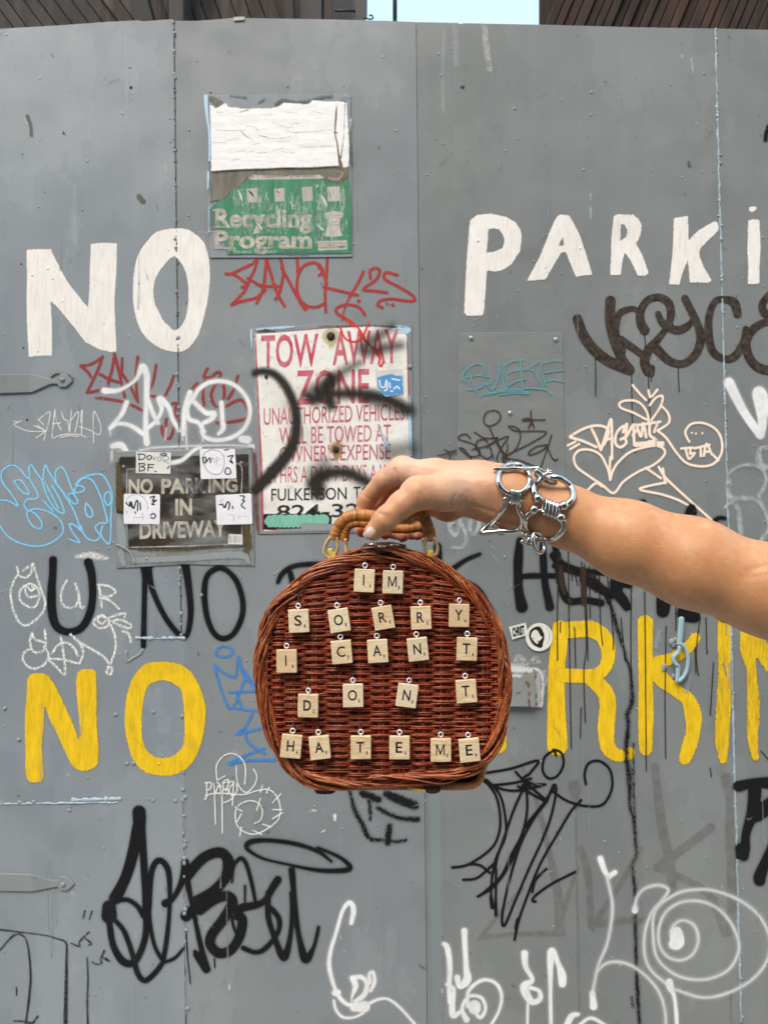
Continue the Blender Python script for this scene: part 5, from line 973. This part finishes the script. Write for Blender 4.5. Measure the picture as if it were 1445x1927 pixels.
# ---------------------------------------------------------------- lettered wooden tiles
N = NT('tile_wood'); r = N.rnd(); v = N.obj((1, 1, 7))
v = N.node('ShaderNodeVectorMath', {0: v, 1: N.node('ShaderNodeCombineXYZ', {0: N.math('MULTIPLY', r, 5), 2: N.math('MULTIPLY', r, 9)}).outputs[0]}, operation='ADD').outputs[0]
g = N.noise(70, 4, v, .6, dist=1.2); c = N.mix(N.mr(g, .40, .66, 0, .85), (.84,.65,.41), (.60,.37,.165)); c = N.mix(N.math('MULTIPLY', r, .6), c, (.88,.77,.58)); c = N.mix(N.mr(N.math('FRACT', N.math('MULTIPLY', r, 7.3)), .75, 1, 0, .5), c, (.66,.38,.18))
M_tile = N.fin(c, .45, normal=N.bump(g, .0002))
M_ink = simple('tile_ink', (.012,.010,.025), .5); M_ring = simple('white_metal', (.88,.86,.84), .3, .35); M_thr = simple('dark_thread', (.05,.012,.010), .8)
b = MB(); hw, hh, th = .0190/2, .0215/2, .0021; b.box((-hw, -th, -hh), (hw, th, hh)); tile_proto = b.build('tile', M_tile, None, False); tile_me = tile_proto.data; bpy.data.objects.remove(tile_proto)
b = MB(); a = np.linspace(0, 2*math.pi, 25, endpoint=False); RP = np.stack([np.cos(a)*.0021, np.zeros(25), np.sin(a)*.0021], 1); b.tube(RP, .00068, 8, closed=True, up=(0, 1, 0)); b.tube([[0, 0, -.0022], [0, 0, -.0045]], .0006, 6); rp = b.build('screw_eye', M_ring, None); ring_me = rp.data; bpy.data.objects.remove(rp)
SM = {}
def local_text(s, cx, cz, h, wd, bold):
    v, f = glyphs(s, bold); V = np.stack([cx+(v[:, 0]-.5)*wd, np.full(len(v), -th-.00006), cz+(v[:, 1]-.5)*h], 1); return V, f
WID = dict(I=.0013, M=.0082, S=.0068, O=.0086, R=.0068, Y=.0074, C=.0078, A=.0080, N=.0072, T=.0072, D=.0072, H=.0068, E=.0062)
SC = dict(M=3, Y=4, C=3, D=2, H=4)
TI = [('I',685.6,1092.5,-2.5,0,'left tile of the top row'),('M',739,1095.3,-1.5,0,'right tile of the top row'),
 ('S',562.7,1168.4,3,0,'first tile of the second row'),('O',638.4,1167.3,8.5,0,'tilted tile after the S in the second row'),('R',721,1162.4,10,0,'strongly tilted tile in the middle of the second row'),('R',792,1162.4,2.5,0,'nearly upright tile between the tilted R and the Y'),('Y',863.4,1158,-1,0,'last tile of the second row'),
 ('I',540,1243.8,1,0,'first tile of the third row, at the left rim'),('C',643,1226.8,5,0,'second tile of the third row'),('A',710.8,1225,3.5,0,'third tile of the third row'),('N',786,1221.6,6,0,'fourth tile of the third row'),('T',878.2,1221,-1.5,0,'last tile of the third row, below the Y'),
 ('D',580,1327.6,-1,1,'first tile of the fourth row'),('O',664.5,1308.6,1,0,'second tile of the fourth row, hanging above the lower T'),('N',765.8,1308.6,-8,0,'tile leaning to the right in the fourth row'),('T',877,1300.5,4,0,'last tile of the fourth row, right below the other T'),
 ('H',548.4,1404,-5,0,'first tile of the bottom row'),('A',602,1406.4,6,0,'second tile of the bottom row'),('T',679,1406,0,0,'third tile of the bottom row'),('E',751.7,1406.4,0,0,'middle tile of the bottom row, before the M'),('M',829.3,1411,0,0,'second last tile of the bottom row'),('E',883,1411.3,5,0,'last tile of the bottom row, at the right rim')]
YT = YB-.0085
for ch, x, y_, rot, bd, lb_ in TI:
    root = empty('letter_tile', P(x, y_, YT), f'wooden letter tile {ch}, {lb_}', 'letter tile', 'letter tiles hanging on the basket')
    tip = random.uniform(-.03, .05); root.rotation_euler = (tip, -math.radians(rot), random.uniform(-.06, .06)); root['L'] = [0, 0, 0]
    for me, nm in ((tile_me, 'tile'), (ring_me, 'screw_eye')):
        o = bpy.data.objects.new(nm, me); COL.objects.link(o); o.parent = root
        if nm == 'tile': m = o.modifiers.new('b', 'BEVEL'); m.width = .0006; m.segments = 2
        else: o.location = (0, 0, hh+.0034); o.rotation_euler = (0, 0, random.uniform(-.5, .5))
    bold = .012 if not bd else .022
    V, f = local_text(ch, -.0006, .0006, .0100, WID[ch], bold if ch != 'M' else .004); mesh_obj('letter', V, f, M_ink, root, False, local=True)
    V, f = local_text(str(SC.get(ch, 1)), .0056, -.0048, .0032, .0020 if ch in SC else .0010, bold); mesh_obj('score_number', V, f, M_ink, root, False, local=True)
    b = MB(); b.tube([[0, .0004, hh+.0052], [.0004*random.uniform(-1, 1), .003, hh+.0075], [.001*random.uniform(-1, 1), .0058, hh+.0105]], .0008, 6)
    b.tube([[0, -.0002, hh+.0050], [.0004, .0035, hh+.0065], [.0005, .0068, hh+.0078]], .0005, 6); b.build('thread', M_thr, root, local=True)
# ---------------------------------------------------------------- the arm and hand holding the basket (one continuous surface from a distance field)
def J(px, py, y, r): return np.array([*P(px, py, y), r*y/FPX])
def capd(p, a, b):
    pa = p-a[:3].astype(np.float32); ba = (b-a)[:3].astype(np.float32); t = np.clip(pa@ba/(ba@ba), 0, 1)
    return np.sqrt(((pa-t[:, None]*ba)**2).sum(1))-(a[3]+(b[3]-a[3])*t)
def smin(a, b, k):
    h = np.clip(.5+.5*(b-a)/k, 0, 1); return b+(a-b)*h-k*h*(1-h)
def chain(p, js, k):
    d = capd(p, js[0], js[1])
    for a, b in zip(js[1:-1], js[2:]): d = smin(d, capd(p, a, b), k)
    return d
ARM = [J(870, 921, .722, 40), J(905, 923, .716, 46), J(960, 936, .708, 49), J(1060, 970, .700, 51), J(1180, 1017, .688, 68), J(1300, 1059, .675, 77.5), J(1440, 1111, .660, 78), J(1560, 1160, .645, 84), J(1760, 1240, .64, 92), J(2050, 1350, .66, 105)]
PALM = [[J(880, 915, .722, 36), J(820, 897, .728, 32), J(764, 889, .733, 25)], [J(880, 915, .730, 36), J(772, 891, .752, 25)], [J(880, 925, .740, 34), J(788, 897, .772, 24)], [J(880, 935, .748, 30), J(806, 908, .787, 22)],
        [J(885, 935, .745, 32), J(842, 953, .760, 26), J(815, 955, .775, 18)]]
THUMB = [J(888, 926, .706, 34), J(838, 925, .697, 35), J(786, 928, .689, 30), J(754, 951, .686, 23), J(724, 979, .684, 20), J(702, 1001, .684, 17)]
INDEX = [J(757, 885, .733, 23.5), J(722, 904, .742, 19), J(690, 941, .755, 16.8), J(684, 968, .758, 16), J(682, 997, .753, 14.5)]
MIDDLE = [J(772, 892, .752, 22), J(738, 922, .768, 19), J(713, 958, .777, 17), J(709, 990, .768, 14), J(725, 1004, .752, 11.5)]
RING = [J(788, 898, .772, 21), J(752, 938, .79, 17), J(738, 975, .79, 15), J(741, 1000, .772, 13), J(759, 1008, .752, 11.5)]
PINKY = [J(806, 908, .787, 19), J(780, 945, .80, 15), J(770, 985, .795, 13), J(774, 1003, .78, 11.5), J(786, 1006, .757, 10.5)]
def gauss_line(p, a, b, s):
    return np.exp(-(np.maximum(capd(p, np.r_[a, 0], np.r_[b, 0]), 0)/s)**2)
CREASE = []      # (point a, point b, width, depth)
CRE2D = [((704+k*3.2, 959+k*2.0), (728+k*2.5, 985-k*3.0), .0010, .00028) for k in range(5)]
CRE2D += [((790, 930), (778, 960), .0012, .0004), ((802, 920), (800, 957), .0012, .0004), ((796, 926), (788, 950), .0010, .0002), ((742, 884), (753, 914), .0014, .0020), ((753, 914), (742, 930), .0012, .0012),
  ((680, 930), (709, 948), .0011, .0007), ((684, 924), (702, 935), .0010, .0003), ((722, 893), (729, 926), .0010, .0009), ((856, 932), (844, 958), .0012, .0007), ((868, 934), (858, 960), .0012, .0006), ((878, 938), (870, 960), .0010, .0005),
  ((770, 872), (880, 893), .0032, -.0008), ((820, 898), (900, 905), .004, -.0007), ((884, 950), (960, 975), .0022, .0007), ((880, 925), (900, 965), .0014, .0006),
  ((1405, 1075), (1447, 1062), .003, .0006), ((1398, 1088), (1447, 1082), .003, .0004)]
def SDF(p):
    p = p.astype(np.float32)
    d = chain(p, ARM, .02)
    pm = None
    for c in PALM:
        e = chain(p, c, .008); pm = e if pm is None else smin(pm, e, .009)
    d = smin(d, pm, .016)
    # wrist bone and tendon
    d = smin(d, capd(p, J(925, 912, .690, 16), J(985, 935, .686, 10)), .016)
    f = chain(p, INDEX, .004); f = smin(f, capd(p, J(757, 883, .735, 24.5), J(755, 884, .735, 24.5)), .006)
    for c in (MIDDLE, RING, PINKY): f = np.minimum(f, chain(p, c, .004))
    d = smin(d, f, .0045)
    t = chain(p, THUMB, .007)
    t = smin(t, capd(p, J(728, 968, .679, 15), J(722, 979, .679, 16)), .007)
    d = smin(d, t, .0065)
    for pp, s, dep in CREASE:
        m = ((p > pp.min(0)-.012) & (p < pp.max(0)+.012)).all(1)
        if m.any():
            pm_ = p[m]; dd = None
            for a, b in zip(pp[:-1], pp[1:]):
                e = np.maximum(capd(pm_, np.r_[a, 0], np.r_[b, 0]), 0); dd = e if dd is None else np.minimum(dd, e)
            d[m] += dep*np.exp(-(dd/s)**2)
    return d
def surface(h, lo, hi):
    B = 8; n = np.ceil((hi-lo)/h/B).astype(int)*B; nb = n//B
    g = [lo[k]+h*B*(np.arange(nb[k])+.5) for k in range(3)]
    C = np.stack(np.meshgrid(*g, indexing='ij'), -1).reshape(-1, 3); dc = SDF(C)
    F = np.repeat(np.repeat(np.repeat(np.sign(dc).reshape(nb), B, 0), B, 1), B, 2).astype(np.float32)
    act = np.nonzero(np.abs(dc) < h*B*.5*1.8+.003)[0]
    o = (np.arange(B)); off_ = np.stack(np.meshgrid(o, o, o, indexing='ij'), -1).reshape(-1, 3)
    bi = np.stack(np.unravel_index(act, nb), 1)
    idx = (bi[:, None]*B+off_[None]).reshape(-1, 3); val = np.empty(len(idx), np.float32)
    for s in range(0, len(idx), 400000): val[s:s+400000] = SDF(lo+h*idx[s:s+400000])
    F[idx[:, 0], idx[:, 1], idx[:, 2]] = val
    S = F < 0; c = np.zeros(tuple(n-1), np.int8)
    for dx in (0, 1):
        for dy in (0, 1):
            for dz in (0, 1): c += S[dx:n[0]-1+dx, dy:n[1]-1+dy, dz:n[2]-1+dz]
    cell = (c > 0) & (c < 8); ids = np.full(cell.shape, -1, np.int64); ci = np.argwhere(cell); ids[cell] = np.arange(len(ci))
    V = lo+h*(ci+.5); Q = []
    for ax in range(3):
        a = [slice(1, -1)]*3; a0 = list(a); a1 = list(a); a0[ax] = slice(0, -1); a1[ax] = slice(1, None)
        s0, s1_ = S[tuple(a0)], S[tuple(a1)]; e = np.argwhere(s0 != s1_)
        sg = s0[tuple(e.T)]; base = e.copy(); o1, o2 = [k for k in range(3) if k != ax]
        base[:, o1] += 1; base[:, o2] += 1
        def cc(d1, d2):
            q = base.copy(); q[:, o1] -= d1; q[:, o2] -= d2; q = np.minimum(q, np.array(cell.shape)-1); return ids[tuple(q.T)]
        q = np.stack([cc(1, 1), cc(0, 1), cc(0, 0), cc(1, 0)], 1)
        flip = sg if ax != 1 else ~sg
        q[~flip] = q[~flip][:, ::-1]; Q.append(q)
    Q = np.concatenate(Q); Q = Q[(Q >= 0).all(1)]
    for _ in range(4):
        for s in range(0, len(V), 300000):
            v = V[s:s+300000]; f0 = SDF(v); e = 2.5e-4; G = np.stack([SDF(v+np.eye(3)[k]*e)-SDF(v-np.eye(3)[k]*e) for k in range(3)], 1)/(2*e)
            V[s:s+300000] = v-np.clip(f0, -h, h)[:, None]*G/np.maximum((G*G).sum(1), .2)[:, None]
    return V, Q
lo = np.array([P(655, 0, .75)[0], .615, P(0, 1040, .76)[2]]); hi = np.array([P(1500, 0, .65)[0]+.12, .84, P(0, 840, .72)[2]])
lo[2] = CAMZ-.30
def cast(px, py, y0=.60, y1=.82):
    """depth at which the camera ray through each pixel meets the skin"""
    px, py = np.atleast_1d(px).astype(float), np.atleast_1d(py).astype(float); y = np.full(len(px), y0); hit = np.zeros(len(px), bool)
    for _ in range(60):
        p = np.stack([(px-CX)*y/FPX, y, CAMZ+(CY-py)*y/FPX], 1); d = SDF(p); y = y+np.maximum(d*.7, 0)*(~hit); hit |= d < 1e-4; y = np.minimum(y, y1)
    return y
for q1, q2, sg_, dep in CRE2D:
    tt = np.linspace(0, 1, 7); X = q1[0]+(q2[0]-q1[0])*tt+np.sin(tt*math.pi)*1.2; Y = q1[1]+(q2[1]-q1[1])*tt
    pp = PA(np.stack([X, Y], 1), cast(X, Y)); CREASE.append((pp, sg_, dep))
V, Q = surface(.0012, lo, hi)
N = NT('skin'); red = N.attr('red'); n1 = N.noise(22, 5, None, .6); n2 = N.noise(160, 4, None, .6)
c = N.mix(N.mr(n1, .35, .65, 0, .6), (.57,.268,.120), (.66,.34,.165)); c = N.mix(N.mr(n2, .4, .75, 0, .35), c, (.50,.18,.09))
n3 = N.noise(75, 4, None, .65); c = N.mix(N.mr(n3, .48, .72, 0, .32), c, (.58, .21, .11)); c = N.mix(N.mr(n3, .46, .28, 0, .35), c, (.70, .43, .27)); c = N.mix(red, c, (.66,.20,.14)); c = N.mix(N.attr('pale'), c, (.78,.53,.41))
mole = N.mr(N.vor(26), 0, .035, 1, 0); mole = N.math('MULTIPLY', mole, N.mr(N.noise(14), .52, .55)); c = N.mix(mole, c, (.16,.06,.035))
fine = N.vor(1500); lines = N.noise(1100, 3, N.pos((1, 1, 1)), .6)
M_skin = N.fin(c, N.mr(n2, .3, .7, .36, .52), normal=N.bump(N.math('ADD', fine, lines), .00018, .5, N.bump(N.noise(230, 4, N.pos((.6, 1, 1)), .6), .0007, .5)), spec=.4, Subsurface_Weight=.18, Subsurface_Scale=.004)
M_skin.node_tree.nodes['Principled BSDF'].inputs['Subsurface Radius'].default_value = (1, .35, .2)
def blob(q_, r): 
    d = np.linalg.norm(V-np.array(q_)[None], axis=1); return np.exp(-(d/r)**2)
red = np.zeros(len(V))
for c_, r_, a_ in [(INDEX[3], .016, .75), (INDEX[4], .012, .9), (INDEX[2], .012, .5), (MIDDLE[3], .015, .7), (MIDDLE[4], .012, .9), (RING[4], .012, .9), (PINKY[4], .012, .8), (RING[2], .02, .6), (PINKY[2], .02, .6), (THUMB[4], .010, .35), (THUMB[3], .014, .25), (PALM[4][2], .016, .45), (INDEX[0], .008, .25)]:
    red = np.maximum(red, a_*blob(c_[:3], r_))
pale = .8*np.maximum(blob(P(770, 890, .71), .034), blob(P(860, 900, .69), .036)*.75)
person = empty('person', P(1445, 1113, .66), "outstretched bare arm and hand of a person gripping the basket's handle", 'person')
body = mesh_obj('arm', V, Q, M_skin, person, True, {'red': red, 'pale': pale})
M_nail = NT('nail'); M_nail = M_nail.fin((.74,.53,.45), .12, spec=.6, Subsurface_Weight=.1, Subsurface_Scale=.002, Coat_Weight=.5)
M_nail2 = NT('bare_nail').fin((.55,.36,.25), .3)
def nail(c, axis, wd, ln, mat, lift=.0005):
    n, m = 15, 17; u = np.linspace(-1, 1, n); v = np.linspace(-1, 1, m); ax = np.array(axis)/np.linalg.norm(axis); pe = np.array([-ax[1], ax[0]])
    U, W_ = np.meshgrid(u, v, indexing='ij'); sq = np.sqrt(np.clip(1-np.abs(W_)**4.0*.55, 0, 1))
    X = c[0]+pe[0]*U*wd*sq+ax[0]*W_*ln*np.sqrt(1-.22*U*U); Y = c[1]+pe[1]*U*wd*sq+ax[1]*W_*ln*np.sqrt(1-.22*U*U)
    y = cast(X.ravel(), Y.ravel(), .6).reshape(n, m)
    y = np.minimum(y, np.median(y)+.006); e = (np.maximum(np.abs(U), np.abs(W_)))**8
    y = y-lift*(1-e)+.0004*e
    for _ in range(3): y[1:-1, 1:-1] = (y[:-2, 1:-1]+y[2:, 1:-1]+y[1:-1, :-2]+y[1:-1, 2:])/4
    i, j = np.meshgrid(np.arange(n-1), np.arange(m-1), indexing='ij'); k = (i*m+j).ravel()
    mesh_obj('fingernail', PA(np.stack([X.ravel(), Y.ravel()], 1), y.ravel()), np.stack([k, k+1, k+m+1, k+m], 1), mat, person)
nail((695.5, 1003), (-.62, .78), 10, 12.5, M_nail)
nail((756, 1015), (.45, .9), 5.0, 5.5, M_nail2, .0003)
nail((783, 1009), (.5, .85), 4.6, 5.5, M_nail2, .0003)

# ---------------------------------------------------------------- bracelets
M_sil = simple('polished_steel', (.60,.57,.535), .09, 1.0)
def drape(q_, r, lift=.0006):
    q_ = np.asarray(q_, float); y = cast(q_[:, 0], q_[:, 1]); miss = y > .745
    # off the arm the metal hangs at the depth of the arm's axis line
    ref = np.interp(q_[:, 0], [900, 1000, 1100], [.688, .672, .662]); y = np.where(miss, ref+.012, y)
    y = y-r*px_m-lift
    k = 13 if len(y) > 14 else 3
    for _ in range(2): y = np.convolve(np.r_[np.full(k, y[0]), y, np.full(k, y[-1])], np.ones(k)/k, 'same')[k:-k]
    return y-.0006
def wire(root, name, path, r, closed=False, extra=0, dyf=None, tol=2):
    q_ = cat(np.asarray(path), tol, closed); y = drape(q_, r)-extra
    if dyf is not None: y = y+dyf(np.linspace(0, 1, len(q_)))
    y3 = np.convolve(np.r_[np.full(4, y[0]), y, np.full(4, y[-1])], np.ones(5)/5, 'same')[4:-4] if not closed else y
    b = MB(); b.tube(PA(q_, y3), r*px_m, 12, closed=closed); return b.build(name, M_sil, root)
def ball(root, c, r, extra=0):
    y = drape(np.array([c, c]), r)[0]-extra; b = MB(); b.sphere(P(*c, y), r*px_m, 20, 14); return b.build('ball', M_sil, root)
z8 = Z(880, 850, 6.568); qq = lambda s: z8(s)[0][:, :2]
br1 = empty('toggle_bracelet', P(966, 925, .70), 'silver bracelet of a ring, toggle bar and stirrup link, nearer the hand', 'bracelet')
a = np.linspace(0, 2*math.pi, 40, endpoint=False); c = qq('568,338 0,0')[0]
wire(br1, 'ring', np.stack([c[0]+29.5*np.cos(a), c[1]+28*np.sin(a)], 1), 4.9, True)
wire(br1, 'toggle_bar', qq('322,208 440,214 560,206 700,206 880,208'), 4.0, extra=.0045)
b = MB(); c2 = qq('600,205 0,0')[0]; yk = drape(np.array([c2, c2]), 4)[0]-.0045; b.tube([P(c2[0]-7, c2[1], yk), P(c2[0]+7, c2[1], yk)], [.0024, .0024], 14); b.build('toggle_knob', M_sil, br1)
for k, dx in enumerate((0, 60)):
    a = np.linspace(0, 2*math.pi, 26, endpoint=False); c = qq(f'{545+dx},{560+k*8} 0,0')[0]
    for m in (0, 1):
        q2 = np.stack([c[0]+m*3.6-2+3.4*np.cos(a), c[1]+13*np.sin(a)], 1); y = drape(np.array([c, c]), 3)[0]; b = MB(); b.tube(PA(q2, y-.003-.0032*np.cos(a+.5)), 2.3*px_m, 8, closed=True); b.build('coil_link', M_sil, br1)
wire(br1, 'stirrup_link', qq('452,570 470,610 455,680 400,760 320,850 240,920 170,985 175,1002 230,1000 400,985 560,985 630,960 660,900 662,820 630,740 615,680 635,630 655,600'), 4.9, extra=.001)
a = np.linspace(0, 2*math.pi, 24, endpoint=False)
def oring(root, cx, cy, rx, ry, r, tilt=0, dy=0, name='link', cosd=.002):
    q2 = np.stack([cx+rx*np.cos(a)*math.cos(tilt)-ry*np.sin(a)*math.sin(tilt), cy+rx*np.cos(a)*math.sin(tilt)+ry*np.sin(a)*math.cos(tilt)], 1)
    y = drape(np.array([[cx, cy]]*2), r)[0]+dy; b = MB(); b.tube(PA(q2, y+cosd*np.cos(a)), r*px_m, 9, closed=True); b.build(name, M_sil, root)
c = qq('400,985 0,0')[0]; oring(br1, c[0], c[1], 3.4, 6.8, 1.9, 0, 0)
for x, y_, t in ((385,915,.6), (350,890,1.2), (372,850,.2), (340,925,0)):
    c = qq(f'{x},{y_} 0,0')[0]; oring(br1, c[0], c[1], 5.2, 3.6, 1.7, t, .003)
br2 = empty('horseshoe_bracelet', P(1030, 940, .70), 'silver bracelet of two horseshoe links with ball ends, nearer the elbow', 'bracelet')
wire(br2, 'horseshoe_link', qq('850,560 818,510 815,450 850,380 930,330 1020,315 1120,325 1210,370 1275,440 1300,520 1285,590 1225,650'), 6.2)
ball(br2, qq('862,576 0,0')[0], 8.6, .001); ball(br2, qq('1182,668 0,0')[0], 9.0, .001)
wire(br2, 'horseshoe_link', qq('805,740 740,780 705,850 712,930 760,1010 850,1060 950,1078 1060,1070 1140,1010 1180,940 1175,850'), 6.0)
ball(br2, qq('815,716 0,0')[0], 9.0, .001); ball(br2, qq('1142,815 0,0')[0], 9.0, .001)
wire(br2, 'pin', qq('900,600 1000,655 1120,660'), 2.4); wire(br2, 'pin', qq('860,720 1000,730 1100,790'), 2.4)
for k in range(4):
    c = qq(f'{952+k*44},{682+k*16} 0,0')[0]; q2 = np.stack([c[0]+3.2*np.cos(a)-2.0*np.sin(a), c[1]+13.5*np.sin(a)], 1); y = drape(np.array([c, c]), 3)[0]; b = MB(); b.tube(PA(q2, y-.0042-.0034*np.cos(a)), 3.3*px_m, 9, closed=True); b.build('coil_link', M_sil, br2)
c = qq('872,1120 0,0')[0]; oring(br2, c[0], c[1], 10.5, 20, 3.5, -.25, -.006, cosd=.005)
c = qq('765,1110 0,0')[0]; oring(br2, c[0], c[1], 4, 8, 2.6, .2, 0)
c = qq('722,1110 0,0')[0]; oring(br2, c[0], c[1], 9, 3.6, 2.3, -.1, 0); c = qq('700,1030 0,0')[0]; oring(br2, c[0], c[1], 5.6, 4.2, 2, .4, .004)
c = qq('740,1045 0,0')[0]; oring(br2, c[0], c[1], 4, 5.6, 2, .4, .004); c = qq('795,1085 0,0')[0]; oring(br2, c[0], c[1], 5, 4.5, 2, .4, .004)
wire(br2, 'link', qq('830,245 850,300 920,340 1000,385 1070,400 1085,375 1030,345 950,310 880,255 845,232'), 3.4, True, extra=.006)
wire(br2, 'link', qq('890,215 960,255 1000,290'), 2.3, extra=.002); wire(br2, 'toggle_bar', qq('930,290 980,265 1015,258'), 2.6, extra=.008)
ball(br2, qq('1020,243 0,0')[0], 3.0, .009); ball(br2, qq('1022,265 0,0')[0], 3.0, .009)
# the backs of both bracelets, round the far side of the arm
def around(root, px0, py0, px1, py1, n=11):
    A_, B_ = np.array(P(px0, py0, .70)), np.array(P(px1, py1, .70)); mid = (A_+B_)/2; r_ = np.linalg.norm(A_-B_)/2
    for k in range(n):
        t = math.pi*(k+.5)/n; c = mid+(A_-B_)/2*math.cos(t)+np.array([0, r_*math.sin(t)*1.05, 0])
        u = (-(A_-B_)/2*math.sin(t)+np.array([0, r_*math.cos(t), 0])); u /= np.linalg.norm(u); w_ = np.array([1, 0, 0.]) if k % 2 else np.cross(u, [1, 0, 0])
        p = c+np.cos(a)[:, None]*u*.0062+np.sin(a)[:, None]*w_*.0036; b = MB(); b.tube(p, .0010, 7, closed=True, up=tuple(np.cross(u, w_))); b.build('link', M_sil, root)
around(br1, 962, 874, 948, 1000); around(br2, 1030, 888, 1008, 1022)
